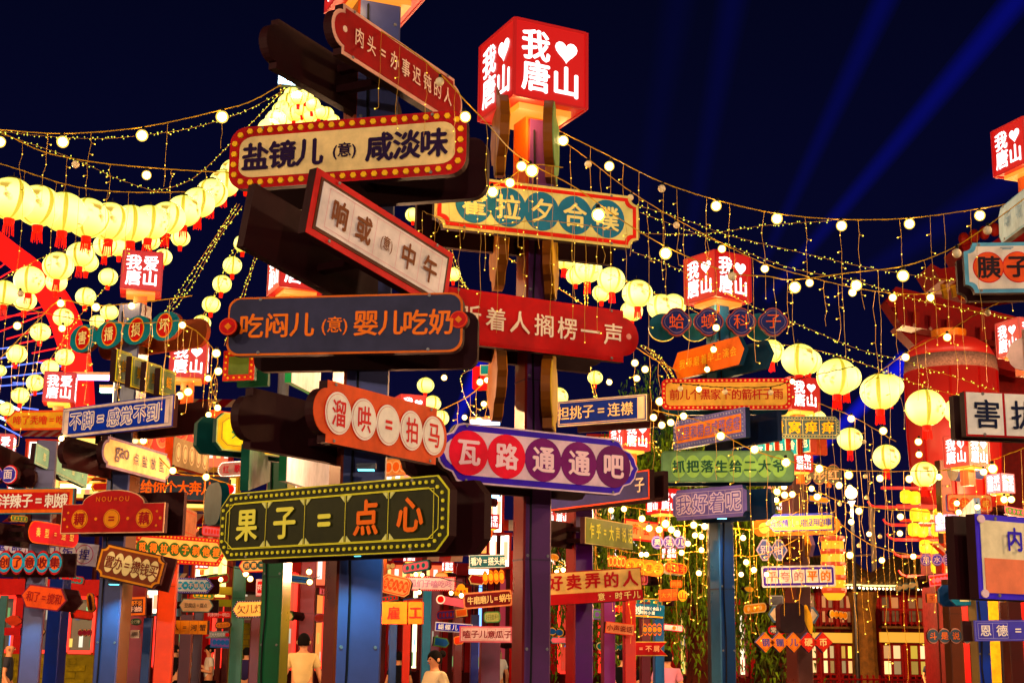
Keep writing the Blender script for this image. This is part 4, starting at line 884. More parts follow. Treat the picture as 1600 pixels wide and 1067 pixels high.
# ================================================================== festoon bulbs
M_BULB = glow((1, .74, .36), 34); M_DIM = paint((214, 190, 150), .2, .05); M_SOCK = paint((20, 18, 16), .5)
def halo_shell():  # see-through emissive shell imitating the warm halo round a lit bulb
    m = bpy.data.materials.new('bulb_halo'); m.use_nodes = True; n = m.node_tree; n.nodes.clear()
    o = n.nodes.new('ShaderNodeOutputMaterial'); t_ = n.nodes.new('ShaderNodeBsdfTransparent'); e = n.nodes.new('ShaderNodeEmission'); ad = n.nodes.new('ShaderNodeAddShader')
    t_.inputs[0].default_value = (1, .9, .7, 1); e.inputs[0].default_value = (1, .62, .10, 1); e.inputs[1].default_value = .75
    n.links.new(t_.outputs[0], ad.inputs[0]); n.links.new(e.outputs[0], ad.inputs[1]); n.links.new(ad.outputs[0], o.inputs['Surface']); m.cycles.emission_sampling = 'NONE'
    return m
M_HALO = halo_shell()
_b = MB(); _b.sphere((0, 0, 0), .78, 12, 8, 0); _b.lathe([(.34, .9), (.4, 1.1), (.36, 1.7)], 8, mi=1); _b.sphere((0, 0, 0), 1.12, 14, 9, 2)
_d = MB(); _d.sphere((0, 0, 0), 1, 12, 8, 0); _d.lathe([(.34, .9), (.4, 1.1), (.36, 1.7)], 8, mi=1)
BULB = {1: _b.mesh('bulb', [M_BULB, M_SOCK, M_HALO], True), 0: _d.mesh('bulb', [M_DIM, M_SOCK], True)}
M_WIRE = paint((196, 148, 44), .4, .2); M_BLACK = paint((16, 14, 12), .5); M_LED = glow((1, .62, .05), 2.2, light=False); M_LED2 = glow((.80, .80, .06), 1.5, light=False)  # yellow wire paint carries the LED glow of the clear cable
def drops(t, path, step_px, len_px, D, jitter=.5, off=0):
    """thin wires hanging from a cable, each with a few LEDs"""
    L = 0; nxt = off
    for i in range(len(path) - 1):
        a, b = path[i], path[i + 1]; s = a.y / FPX
        d = (b - a).length / s
        while nxt < L + d:
            p = a.lerp(b, (nxt - L) / max(d, 1e-6)); n = random.randint(4, 7); ln = len_px * s * random.uniform(1 - jitter, 1 + jitter * .6)
            pts = [p + Vector((random.gauss(0, 1.6) * s, 0, -ln * k / n)) for k in range(n + 1)]; pts[0] = p
            m = MB(); m.tube(pts, .36 * s, 3, 0)
            for k in range(1, n + 1):
                q = pts[k]; dx = random.choice((-1, 1))
                if random.random() < .3:
                    m.tube([q, q + Vector((dx * 5 * s, 0, -1.5 * s))], [.5 * s, .9 * s], 4, 0)
                    m.sphere(q + Vector((dx * 6 * s, 0, -2 * s)), 1.25 * s, 5, 4, 1)
                elif random.random() < .5: m.sphere(q, 1.05 * s, 5, 4, 1)
            m.build('hanging_strand', [M_WIRE, M_LED], t)
            nxt += step_px * random.uniform(.7, 2.1)
        L += d
def festoon(pts, bulbs, label, D=8, drop=None, wire=M_WIRE, th=1.0, ends=False):
    """pts: photo points (x,y[,D]); bulbs: (x,y,r[,lit])"""
    p3 = [P(p[0], p[1], p[2] if len(p) > 2 else D) for p in pts]
    path = smooth_path(p3, 8)
    t = thing('festoon_light', label, 'string lights', (0, 0, 0), 0)
    s = path[0].y / FPX
    m = MB(); m.tube(path, .8 * th * s, 5)
    tw = [q + Vector((0, 0, 1.0 * s * math.sin(i * 2.1))) for i, q in enumerate(path)]
    m.tube(tw, .6 * s, 3); m.build('cable', wire, t)
    for b in bulbs:
        x, y, r = b[:3]; lit = b[3] if len(b) > 3 else 1
        i = min(range(len(pts)), key=lambda j: abs(pts[j][0] - x)); j = min(i + 1, len(pts) - 1) if pts[i][0] < x else max(i - 1, 0)
        da = pts[i][2] if len(pts[i]) > 2 else D; db = pts[j][2] if len(pts[j]) > 2 else D
        f = (x - pts[i][0]) / (pts[j][0] - pts[i][0]) if pts[j][0] != pts[i][0] else 0
        dd = da + (db - da) * max(0, min(1, f))
        o = link('bulb', BULB[lit], t, P(x, y, dd)); k = .88 * r * S(x, y, dd); o.scale = (k, k, k)
        o.rotation_euler = (random.uniform(-.2, .2), random.uniform(-.2, .2), random.uniform(0, 6))
    if drop: drops(t, path, drop[0], drop[1], D)
    return t
festoon([(-30,202),(0,203),(100,209),(222,199),(347,172),(400,155),(462,118)], [(0,222,9),(98,222,9.5),(222,212,9.5),(347,183,10)], 'upper bulb string sagging from the left edge up to the mast', 9, (62, 110))
festoon([(-30,196),(10,211),(70,238),(150,254),(230,262),(300,267),(362,270)], [(118,257,7,0),(229,274,7.5)], 'thin lower bulb string at left with one dark and one lit bulb', 11, (52, 80))
festoon([(-20,250),(20,262),(110,290),(190,300),(290,300)], [], 'bare cable under the left bulb strings', 10, (46, 130), th=.8)
festoon([(596,50,6.9),(640,78,6.7),(690,118,6.6),(727,158,6.6),(760,192,6.8),(800,236,7.2),(840,262,7.4),(900,294,7.6),(980,350,7.8),(1040,385,8),(1100,412,8),(1150,428,8.2),(1200,432,8.2),(1240,437,8.3),(1330,426,8.3),(1411,416,8.2),(1480,392,8),(1530,362,7.9),(1580,326,7.8),(1640,280,7.8)],
        [(687,128,8,0),(727,183,9),(815,260,8.5),(831,267,10.5),(935,336,11),(1040,396,10),(1144,432,8,0),(1242,449,9.5),(1338,446,9),(1411,431,9.5),(1495,396,8.5,0),(1543,360,8,0)], 'thick rope of bulbs running from the top dark red sign across to the right edge', 7.8, (52, 150), th=1.3)
festoon([(820,178,9.4),(870,203,9.4),(950,243,9.4),(1030,283,9.6),(1120,313,9.8),(1215,334,10),(1315,343,10),(1421,341,10),(1531,326,9.6),(1584,316,9.4),(1640,300,9.3)],
        [(880,220,8.5),(952,260,8),(1034,295,7,0),(1119,322,8.5),(1214,342,9),(1315,353,8.5),(1421,350,8.5),(1531,337,8.5)], 'uppermost bulb string from the big red cube to the right edge', 9.8, (34, 175))
festoon([(838,205,9.6),(880,222,9.6),(919,249,9.6),(985,299,9.8),(1057,343,10),(1128,380,10.2),(1195,412,10.4),(1265,433,10.6),(1332,449,10.8),(1395,458,10.8),(1454,458,10.6),(1510,440,10.4)],
        [(919,257,6.5,0),(985,309,6,0),(1057,352,6,0),(1128,389,6.5),(1195,420,6.5),(1265,442,6.5),(1332,457,6.5),(1395,465,6.5),(1454,465,6.5)], 'second bulb string just below the uppermost one', 10.3, (40, 140), th=.8)
festoon([(686,276,8.3),(703,279,8.3),(737,291,8.3),(770,290,8.3),(797,277,8.3),(831,258,8.3),(880,262,8.3)], [(703,288,8.5),(737,301,9),(770,300,9),(797,286,8)], 'short string of four bulbs in front of the teal disc sign', 8.3, (17, 120))
festoon([(660,330,8.2),(700,345,8.2),(760,352,8.2),(840,345,8.2),(900,350,8.2),(960,360,8.2)], [], 'thin wire with hanging strands across the teal disc sign', 8.2, (22, 150), th=.4)
festoon([(1050,598,11.5),(1063,599,11.5),(1092,602,11.5),(1133,605,11.5),(1204,604,11.5),(1240,594,11.5),(1300,580,11.5),(1345,570,11.5)], [(1063,607,5,0),(1092,608,5,1),(1133,612,5,0),(1204,613,5,0),(1238,596,4.5,1)], 'black wire of small bulbs across the warm yellow sign', 11.5, None, M_BLACK, .7)
festoon([(1110,535,11),(1120,505,11),(1118,520,11)], [(1119,512,6),(1115,546,5.5),(1105,577,5)], 'loose wire with three bulbs over the orange arrow sign', 11, None, M_BLACK, .6)
festoon([(1020,640,12),(1060,650,12),(1100,660,12),(1150,690,12),(1185,706,12),(1240,722,12),(1300,735,12.4)], [(1021,652,6),(1034,664,6),(1048,660,6),(1068,650,6),(1126,681,7),(1179,702,7),(1228,722,7.5)], 'bulb string drooping across the orange and green signs', 12, (30, 120))
festoon([(1350,600,9.5),(1415,552,9.5),(1480,518,9.3),(1530,488,9.2),(1567,470,9.2)], [(1415,558,6.5),(1480,527,6.5),(1543,489,6,0)], 'thin cable with three bulbs before the tower roof', 9.4, (30, 110), th=.6)
festoon([(0,560,12),(60,500,12),(95,470,12),(150,478,12),(240,470,12),(300,462,12)], [(95,474,6.5),(150,480,7),(97,513,6),(27,509,6.5)], 'bulb string among the small lanterns at left', 12, (36, 150))
festoon([(-10,470,10),(60,487,10),(130,500,10),(210,505,10),(290,500,10)], [(206,478,6),(32,459,6,0)], 'cable sagging over the teal disc sign at left', 10, (28, 130), th=.7)
festoon([(280,505,12),(310,520,12),(340,560,12),(330,600,12),(345,640,12)], [(285,508,6),(338,552,7),(341,580,6.5),(325,591,5.5),(340,637,5.5),(326,648,5)], 'bulbs on the bundle of wires left of the dark grey sign', 12, (12, 120))
festoon([(160,660,13),(190,680,13),(225,688,13),(270,735,13),(322,745,13),(370,760,13)], [(224,688,6.5),(270,735,6),(322,745,6),(96,685,5),(294,612,7),(281,618,6.5)], 'bulb string behind the cream gao sign', 13.5, (40, 60))
festoon([(990,540,13),(1020,560,13),(1060,580,13)], [(992,567,6),(1008,577,6),(995,591,5.5),(1031,627,7),(952,597,5)], 'cluster of bulbs right of the crimson sign', 13, (16, 130))
festoon([(690,640,14),(730,620,14),(755,600,14),(770,590,14)], [(748,657,6),(756,631,5),(726,652,4.5),(750,597,6),(761,594,5.5),(694,590,5)], 'bulbs beside the red rounded plate left of the purple post', 14, (16, 60))
cl = [(1330,654,6),(1380,673,6.5),(1435,690,6),(1436,710,5.5),(1280,732,7),(1326,742,7),(1375,747,6),(1421,748,6.5),(1467,745,5.5),(1311,758,6),(1328,762,5),(1342,798,6),(1407,807,5.5),(1268,763,5),(1277,776,6),(1330,815,5),(1406,833,5),(1358,834,4.5),(1328,867,6),(1378,875,5),(1427,869,5),(1551,732,8),(1537,737,6),(1495,786,5),(1527,792,5),(1498,800,5),(1468,805,5),(1569,780,6),(1580,780,6),(1342,852,4,0),(1352,744,4,0),(1350,690,4,0),(1354,777,4,0),(1312,787,4,0),(1375,838,4,0)]
for i, (a, b, c_) in enumerate((((1250,620,13),(1330,650,13),(1400,690,13)),((1255,720,14),(1330,735,14),(1480,735,14)),((1260,760,15),(1340,790,15),(1470,800,15)),((1290,800,16),(1360,850,16),(1440,870,16)),((1470,735,13),(1530,725,13),(1600,700,13)))):
    mine = [q for q in cl if min(range(5), key=lambda j: abs(q[1] - ([655, 738, 785, 850, 760][j])) + (300 if (j == 4) != (q[0] > 1480) else 0)) == i]
    festoon([a, b, c_], mine, ('top string of the bulb net before the red tower', 'second string of the bulb net before the red tower', 'third string of the bulb net, above the tiled eave', 'lowest string of the bulb net, over the roof slope', 'bulb string below the white tile sign')[i], 14, (15, 170), th=.5)
cl2 = [(955,797,5),(975,795,5),(1003,810,6),(1014,825,6),(1030,827,6),(1040,818,7),(1049,827,6),(1058,833,6),(1084,820,6),(1101,822,6),(1086,836,5),(1075,849,5),(1096,859,5),(1065,863,5),(1092,895,5),(1002,866,4.5),(1010,866,4.5),(1161,840,5),(1166,878,5),(1178,890,5),(1158,897,4.5),(1198,897,4.5),(1096,838,5),(1214,768,6),(1226,773,6),(1238,772,5.5),(1213,781,5),(1225,760,5.5)]
for i, ys in enumerate((800, 828, 870)):
    mine = [q for q in cl2 if min((800, 828, 870), key=lambda v: abs(v - q[1])) == ys]
    festoon([(930, ys - 20, 15), (1010, ys - 4, 15), (1090, ys - 8, 15), (1180, ys - 2, 15), (1250, ys - 30, 15)], mine, ('upper', 'middle', 'lowest')[i] + ' bulb string around the violet disc sign and the willow', 15, (16, 120), th=.45)
festoon([(345,880,16),(380,890,16),(470,905,16),(500,900,16)], [(384,896,5),(391,904,5),(483,893,5),(484,909,5),(345,905,4)], 'small bulbs below the black and gold sign', 16, None, M_BLACK, .4)
festoon([(640,895,17),(700,905,17),(780,925,17)], [(650,897,4),(660,898,3.5),(705,926,4),(721,930,4.5),(655,925,4)], 'small bulbs above the maroon sign', 17, None, M_BLACK, .4)
festoon([(845,860,17),(880,880,17),(905,885,17)], [(862,845,4.5),(880,890,4.5),(850,885,5),(893,776,5),(870,893,4),(856,777,4)], 'small bulbs between the purple and the violet post', 17, (14, 60), th=.4)

# ================================================================== fairy lights: thin wires thick with tiny LEDs
def fairy(pts, label, D=14, step=6.5, r=1.15, strands=1):
    t = thing('fairy_light_string', label, 'fairy lights', (0, 0, 0), 0)
    w = MB(); l = MB()
    for q in range(strands):
        p3 = [P(p[0] + (q * 5 * random.uniform(.6, 1.3) if strands > 1 else 0), p[1] + q * random.uniform(-3, 3), D) for p in pts]; path = smooth_path(p3, 10); s = D / FPX
        w.tube(path, .38 * s, 3); acc = 0
        for i in range(len(path) - 1):
            acc += (path[i + 1] - path[i]).length / s
            while acc > step * .9:
                acc -= step * random.uniform(.7, 1.3); k = random.choice((-1, 1))
                c = path[i].lerp(path[i + 1], random.random()) + Vector((random.uniform(-1, 1) * s, 0, k * random.uniform(1, 2.6) * s))
                l.sphere(c, r * .85 * s * random.uniform(.8, 1.2), 5, 4)
    w.build('wire', M_WIRE, t); l.build('tiny_bulbs', M_LED2, t, kind='stuff')
fairy([(-20,203),(60,212),(150,217),(220,212),(300,200),(380,175),(445,140)], 'fairy light wire following the upper bulb string at left', 9.2)
fairy([(-20,203),(40,222),(120,250),(180,278),(250,302)], 'fairy light wire slanting down from the left edge', 10)
fairy([(462,118),(420,165),(370,215),(300,280),(235,300)], 'fairy light wire along the top of the lantern row', 27)
fairy([(370,318),(330,380),(290,440),(250,500)], 'triple fairy light bundle slanting down behind the small lanterns', 24, 6, strands=3)
fairy([(392,345),(360,400),(330,470),(300,520)], 'double fairy light bundle beside the slanting lantern string', 23, 6, strands=2)
fairy([(400,395),(385,440),(368,490),(350,540)], 'fairy light wire left of the dark grey sign', 22, 6, strands=2)
fairy([(700,385),(720,440),(760,480)], 'fairy light wire behind the crimson sign', 20, 6, strands=2)
fairy([(770,390),(840,430),(910,475)], 'fairy light wire left of the doubled lantern row', 18)
fairy([(985,318),(1060,340),(1140,368),(1240,392),(1340,415),(1440,432),(1510,440)], 'upper fairy light wire across the right sky', 12)
fairy([(1000,332),(1080,362),(1160,392),(1240,420),(1340,440),(1440,470),(1600,500)], 'middle fairy light wire across the right sky', 12.4)
fairy([(985,392),(1040,412),(1100,440),(1180,480),(1260,512),(1340,545),(1420,566),(1560,612)], 'lower fairy light wire across the right sky', 13)
fairy([(1000,365),(1100,365),(1200,352),(1300,345)], 'nearly level fairy light wire at right', 12)
fairy([(1200,535),(1280,548),(1360,572),(1440,602),(1540,630)], 'fairy light wire carried by the large lantern row', 15)
fairy([(870,395),(960,432),(1060,475),(1160,520),(1240,555)], 'fairy light wire along the doubled lantern row', 17)
fairy([(0,440),(60,405),(110,390),(170,378)], 'fairy light wire above the loose lantern strings at left', 15)
fairy([(20,660),(60,590),(100,530),(140,475),(200,420),(260,370)], 'fairy light wire climbing through the small lanterns at left', 17)
fairy([(1000,540),(1040,580),(1060,640),(1050,700)], 'fairy lights hanging left of the navy post', 16, 7, strands=3)
fairy([(890,745),(960,700),(1010,690),(1050,730),(1100,742)], 'fairy lights behind the pale pink sign', 16, 7, strands=2)
fairy([(745,575),(720,590),(735,640),(760,660)], 'fairy lights behind the orange disc sign', 16, 7)
fairy([(915,400),(915,550),(935,640)], 'vertical fairy lights behind the crimson sign', 17, 7, strands=2)

# ================================================================== red ring with light tubes, far left
M_RING = glow((1.0, .006, .004), .95, base=(.5, .01, .01), light=True)
t = thing('light_ring', 'big glowing red curved frame with red and blue light tubes at far left', 'light frame', (0, 0, 0))
D_ = 38
pts = [(-40,352),(10,392),(50,425),(84,470),(105,520),(118,575),(124,630),(128,700)]; wd = [30,32,34,36,38,36,33,30]
outer = smooth_path([P(x + w * .48, y - w * .33, D_) for (x, y), w in zip(pts, wd)], 6); inner = smooth_path([P(x - w * .48, y + w * .33, D_) for (x, y), w in zip(pts, wd)], 6)
m = MB(); n = len(outer); dv = Vector((0, .5, 0))
m.add(outer + inner + [q + dv for q in outer] + [q + dv for q in inner], [(i, i + n, i + n + 1, i + 1) for i in range(n - 1)] + [(i + 2 * n, i, i + 1, i + 1 + 2 * n) for i in range(n - 1)] + [(i + n, i + 3 * n, i + 1 + 3 * n, i + 1 + n) for i in range(n - 1)])
m.build('curved_band', M_RING, t)
for (a, b, c) in [((0,418),(20,402),0),((0,434),(38,412),0),((0,500),(95,470),0),((0,518),(92,482),0),((0,496),(82,486),0),((10,530),(102,503),0),((30,537),(108,521),0),((50,552),(110,540),0),((60,565),(112,556),0),((0,575),(60,566),1),((0,590),(70,582),1),((0,545),(30,541),1),((0,603),(75,597),1),((0,560),(20,556),1),((20,598),(75,600),1),((40,618),(90,610),1),((0,652),(38,668),2),((0,664),(34,682),1),((30,636),(60,640),1),((0,627),(30,640),2),((60,566),(110,575),1)]:
    m = MB(); m.tube([P(*a, D_ + .8), P(*b, D_ + .8)], .022 if c != 2 else .04, 5)
    m.build('light_tube', (glow((1, .01, .01), 1.6, light=False), glow((.12, .2, 1), 1.3, light=False), glow((.4, .6, 1), 3, light=False))[c], t)
for (x, y, w, c, lb) in ((150, 590, 66, (.7, .35, 1), 'violet lit awning edge'), (125, 760, 60, (1, .85, .2), 'yellow strip light of the far stall'), (172, 610, 30, (.3, 1, .5), 'green lit shop corner'), (758, 660, 46, (.3, .55, 1), 'blue white lit shop top'), (752, 777, 56, (.2, .5, 1), 'blue strip light over the far stall'), (748, 893, 30, (.5, .8, 1), 'pale blue strip light')):
    tt = thing('strip_light', lb + ' seen between the signs', 'strip light', tuple(P(x, y, 27)))
    s = S(x, y, 27); q = MB(); q.box((0, 0, 0), (w * s, .1, 7 * s)); q.build('tube', glow(c, 5), tt)
    q = MB(); q.box((0, .12, 6 * s), (w * 1.1 * s, .3, 5 * s)); q.build('housing', paint((200, 160, 120), .5), tt)

# ================================================================== gate tower at right
D_ = 30
def at(x, y, D=D_): return P(x, y, D)
def slab(m, pl, D, th, mi=0):            # a board cut to an outline, standing at distance D
    v = [P(x, y, D) for x, y in pl]; n = len(v)
    v = [Vector((q.x, D, q.z)) for q in v]
    m.add(v + [q + Vector((0, th, 0)) for q in v], [tuple(range(n))[::-1], tuple(range(n, 2 * n))] + [(i, (i + 1) % n, (i + 1) % n + n, i + n) for i in range(n)], mi)
    return m
t = thing('gate_tower', 'tall red gate tower with upswept eaves behind the signs at the right edge', 'tower', (at(1520, 1000).x, 0, 0))
off = -at(1520, 1000).x
def tp(name, m, mats):
    m.v = [(v[0] + off, v[1], v[2]) for v in m.v]; return m.build(name, mats, t)
MR = paint((112, 9, 7), .5, .15); MRD = paint((110, 14, 8), .5, .2); MO = paint((120, 34, 10), .5, .15); MY = paint((150, 110, 20), .6, .2); MG = paint((120, 110, 100), .6, .3, 30)
m = MB(); a = at(1508, 1060, 32); b = at(1640, 1060, 32); zt = at(1500, 540, 32).z
m.box(((a.x + b.x) / 2, 33.5, zt / 2), (b.x - a.x, 3, zt)); tp('tower_body', m, MRD)
for x in (1512, 1556):
    m = MB(); q = at(x, 1060, 31.6); m.lathe([(.22, 0), (.2, zt)], 14, (q.x, 31.7, 0)); tp('column', m, MR)
for pl, D in (([(1384, 470), (1400, 448), (1600, 498), (1640, 505), (1640, 545), (1600, 540), (1410, 508)], 29.4), ([(1400, 510), (1600, 552), (1640, 560), (1640, 590), (1600, 585), (1430, 540)], 30.2)):
    m = MB(); slab(m, pl, D, .5); tp('eave_beam', m, MR)
for i in range(9):
    x = 1402 + i * 26; y = 474 + i * 6.2
    m = MB(); slab(m, [(x, y + 6), (x + 9, y + 8), (x + 9, y + 24), (x + 4, y + 28), (x, y + 24)], 29.2, .18); tp('bracket', m, MO if i % 2 else MR)
for (pl, D, c) in (([(1455, 412), (1470, 420), (1500, 415), (1540, 398), (1600, 380), (1640, 372), (1640, 400), (1560, 425), (1500, 440), (1470, 438)], 30.0, MR), ([(1480, 440), (1640, 405), (1640, 450), (1500, 470)], 30.6, MRD), ([(1500, 380), (1512, 372), (1530, 392), (1560, 372), (1600, 352), (1640, 340), (1640, 372), (1560, 398), (1510, 400)], 30.3, MR)):
    m = MB(); slab(m, pl, D, 1.2); tp('upswept_eave', m, c)
for i in range(6):
    m = MB(); q = at(1506 + i * 16, 374 - i * 5, 29.7); m.sphere((q.x, q.y, q.z), .12, 8, 6, 0, 1.3); tp('ridge_ornament', m, MO)
for k in range(12):
    m = MB(); slab(m, [(1470 + k * 14, 440 - k * 3.6), (1476 + k * 14, 438 - k * 3.6), (1482 + k * 14, 466 - k * 3.6), (1476 + k * 14, 468 - k * 3.6)], 30.3, .1); tp('rafter', m, MY)
# giant lantern hung on the tower
c = at(1484, 560, 27.5); s = S(1484, 600, 27.5)
zb = at(1484, 800, 27.5).z - c.z
t2 = thing('giant_lantern', 'giant red barrel lantern with gold crown hanging before the gate tower', 'lantern', tuple(c))
pr = [(50 * s, zb), (66 * s, zb + 20 * s), (71 * s, zb * .5), (71 * s, -24 * s)]
MG_L = glow((.20, .004, .002), 1.0, base=(.22, .01, .006), light=False)
MB().lathe(pr, 40).build('barrel', MG_L, t2, smooth=True)
MB().lathe([(71.5 * s, -24 * s), (69 * s, -2 * s)], 40).build('pattern_band', paint((150, 120, 110), .6, .35, 26), t2, smooth=True)
MB().lathe([(68.5 * s, -2 * s), (60 * s, 16 * s), (44 * s, 27 * s), (26 * s, 33 * s)], 40).build('dome', glow((.26, .005, .002), 1.0, base=(.22, .01, .006), light=False), t2, smooth=True)
MB().lathe([(26 * s, 32 * s), (27 * s, 44 * s)], 24).build('crown', paint((214, 130, 30), .4), t2)
for k in range(10):
    a = 2 * math.pi * k / 10; m = MB(); m.tube([(71.6 * s * math.cos(a), 71.6 * s * math.sin(a), -26 * s), (71.6 * s * math.cos(a), 71.6 * s * math.sin(a), zb * .5), (67 * s * math.cos(a), 67 * s * math.sin(a), zb + 20 * s)], .02, 4); m.build('rib', paint((140, 16, 10), .5), t2)

# ================================================================== two storey house with tiled roof, lower right
M_WIN = glow((1, .80, .42), 2.1); M_WINR = glow((.9, .34, .12), .55); M_BAND = glow((1, .42, .03), .8)
MW = paint((120, 26, 14), .5, .2); MD = paint((66, 16, 12), .5, .2); MT = paint((104, 84, 58), .7, .35, 14); MP = paint((92, 60, 36), .6, .25)
def house(label, x0, x1, ye, yr, D, cols, roofpts, seed=1):
    rnd = random.Random(seed); a, b = P(x0, 1060, D), P(x1, 1060, D); W = b.x - a.x; ze = P((x0 + x1) / 2, ye, D).z
    t = thing('tiled_house', label, 'house', (a.x, D, 0))
    MB().box((W / 2, 2.5, ze / 2), (W, 4.6, ze)).build('wall', MD, t)
    f1 = P(x0, 1000, D).z; f2 = P(x0, 990, D).z; up0 = P(x0, 984, D).z; up1 = ze - .35
    MB().box((W / 2, -.15, (f1 + f2) / 2), (W, .3, abs(f2 - f1) + .12)).build('lit_fascia', M_BAND, t)
    MB().box((W / 2, -.32, up0 + .1), (W, .7, .07)).build('balcony_floor', MP, t)
    r = MB()
    for k in range(int(W / .18)): r.box((.1 + k * .18, -.62, up0 + .4), (.03, .03, .5))
    r.box((W / 2, -.62, up0 + .67), (W, .05, .05)); r.build('balcony_rail', MW, t)
    n = cols; cw = W / n
    for i in range(n + 1): MB().lathe([(.10, 0), (.10, ze - .1)], 10, (i * cw, -.12, 0)).build('column', MW, t)
    for i in range(n):
        for (z0, z1, mat, nx) in ((.80, f1 - .12, M_WIN, 2), (up0 + .25, up1, M_WINR, 2)):
            cx = (i + .5) * cw; ww = cw * .72; hh = z1 - z0
            fr = MB()
            for sx in (-1, 0, 1): fr.box((cx + sx * ww / 2, -.06, (z0 + z1) / 2), (.07, .08, hh + .07))
            for sz in (-1, 0, 1): fr.box((cx, -.055, (z0 + z1) / 2 + sz * hh / 2), (ww - .07 if sz else ww - .08, .07, .07))
            w = fr.build('window', MW, t)
            for sx in (-1, 1):
                for sz in (-1, 1):
                    c_ = (1, .45 + .2 * rnd.random(), .05 + .2 * rnd.random()); st = rnd.choice((.3, .55, .85, 1.1, 1.5)) if mat is M_WIN else rnd.choice((.08, .2, .5))
                    pm = glow(tuple(round(v, 2) for v in c_), st) if mat is M_WIN else glow((round(c_[0], 1), .3, .08), st, light=False)
                    MB().box((cx + sx * ww / 4, -.02, (z0 + z1) / 2 + sz * hh / 4), (ww / 2 - .09, .02, hh / 2 - .09)).build('pane', pm, w)
    # roof: sloping tiled plane with tile rows, hip ridges and eave lights
    top = P((roofpts[0] + roofpts[1]) / 2, yr, D + 4).z
    xr0 = P(roofpts[0], yr, D + 4).x - a.x; xr1 = P(roofpts[1], yr, D + 4).x - a.x
    ex0, ex1 = -.7, W + .7
    rt = MB()
    rt.add([(ex0, -1.1, ze), (ex1, -1.1, ze), (xr1, 4, top), (xr0, 4, top), (ex0, -1.1, ze - .12), (ex1, -1.1, ze - .12), (xr1, 4, top - .12), (xr0, 4, top - .12)], [(0, 1, 2, 3), (7, 6, 5, 4), (0, 4, 5, 1), (1, 5, 6, 2), (2, 6, 7, 3), (3, 7, 4, 0)])
    roof = rt.build('roof', MT, t)
    tl = MB(); n = int((ex1 - ex0) / .2)
    for k in range(n + 1):
        u = k / n; p = Vector((ex0 + (ex1 - ex0) * u, -1.12, ze + .03)); q = Vector((xr0 + (xr1 - xr0) * u, 4, top + .03)); tl.tube([p, q], .05, 5, cap=True)
    tl.build('tile_rows', MT, roof, kind='stuff')
    for p, q in (((ex0, -1.1, ze + .08), (xr0, 4, top + .08)), ((ex1, -1.1, ze + .08), (xr1, 4, top + .08)), ((xr0, 4, top + .1), (xr1, 4, top + .1))):
        MB().tube([p, ((p[0] + q[0]) / 2, (p[1] + q[1]) / 2, (p[2] + q[2]) / 2 - .12), q], .13, 6, cap=True).build('ridge', MP, roof)
    el = MB()
    for k in range(int((ex1 - ex0) / .13)): el.sphere((ex0 + k * .13, -1.16, ze - .16), .04, 5, 4)
    el.build('eave_lights', glow((1, .85, .5), 3.5), roof, kind='stuff')
    MB().box(((ex0 + ex1) / 2, -1.12, ze - .06), (ex1 - ex0, .05, .05)).build('gutter_light', glow((1, .9, .3), 1.6), roof)
    return t
house('lit two storey house with tiled roof, left wing beside the brown post', 1225, 1338, 912, 872, 50, 4, (1225, 1318), 3)
house('lit two storey house with tiled hip roof and eave lights under the lamp tiers', 1374, 1500, 915, 872, 49, 3, (1400, 1490), 5)
c = P(1353, 1060, 47)
t = thing('corner_pier', 'thick weathered pier between the two tiled houses', 'pier', (c.x, c.y, 0))
m = MB(); zz = P(1353, 925, 47).z; m.lathe([(.46, 0), (.40, 1.4), (.38, zz * .8), (.5, zz)], 12); m.build('shaft', paint((96, 62, 32), .8, .35, 5), t)
c = P(1364, 850, 60)
t = thing('white_mast', 'slim white mast rising behind the house roofs', 'mast', (c.x, c.y, 0))
MB().tube([(0, 0, 0), (0, 0, P(1360, 790, 60).z)], .09, 8, cap=True).build('pole', paint((214, 190, 180), .4), t)
MB().tube([(0, 0, P(1360, 866, 60).z), (-2, 0, P(1360, 872, 60).z)], .04, 6, cap=True).build('arm', paint((200, 160, 150), .4), t)
t = thing('red_fence', 'low red fence along the foot of the tiled houses', 'fence', (P(1250, 1060, 40).x, 40, 0))
w = P(1480, 1060, 40).x - P(1250, 1060, 40).x; zf = P(1350, 1052, 40).z
n = 24
for k in range(n): MB().box((k * w / n, 0, zf / 2 - .03), (.05, .05, zf)).build('picket', MR, t)
for zq in (.15, zf - .15): MB().box((w / 2, -.05, zq), (w, .04, .05)).build('rail', MR, t)
# pale yellow house at the right edge
c = P(1560, 1060, 26)
t = thing('plaster_house', 'house with olive yellow plaster wall and dark columns at the right edge', 'house', (c.x, 26, 0))
MB().box((2.1, .7, 1.6), (5, 1.2, P(1580, 900, 26).z * 2 - 3.2 if False else 3.2)).build('wall', paint((150, 130, 40), .7, .2), t)
for k in range(3): MB().box((-.6 + k * 1.0, -.02, 1.6), (.22, .2, 3.2)).build('column', MW, t)
MB().box((2.2, .5, 3.35), (5.2, 2, .3)).build('roof_slab', MD, t)

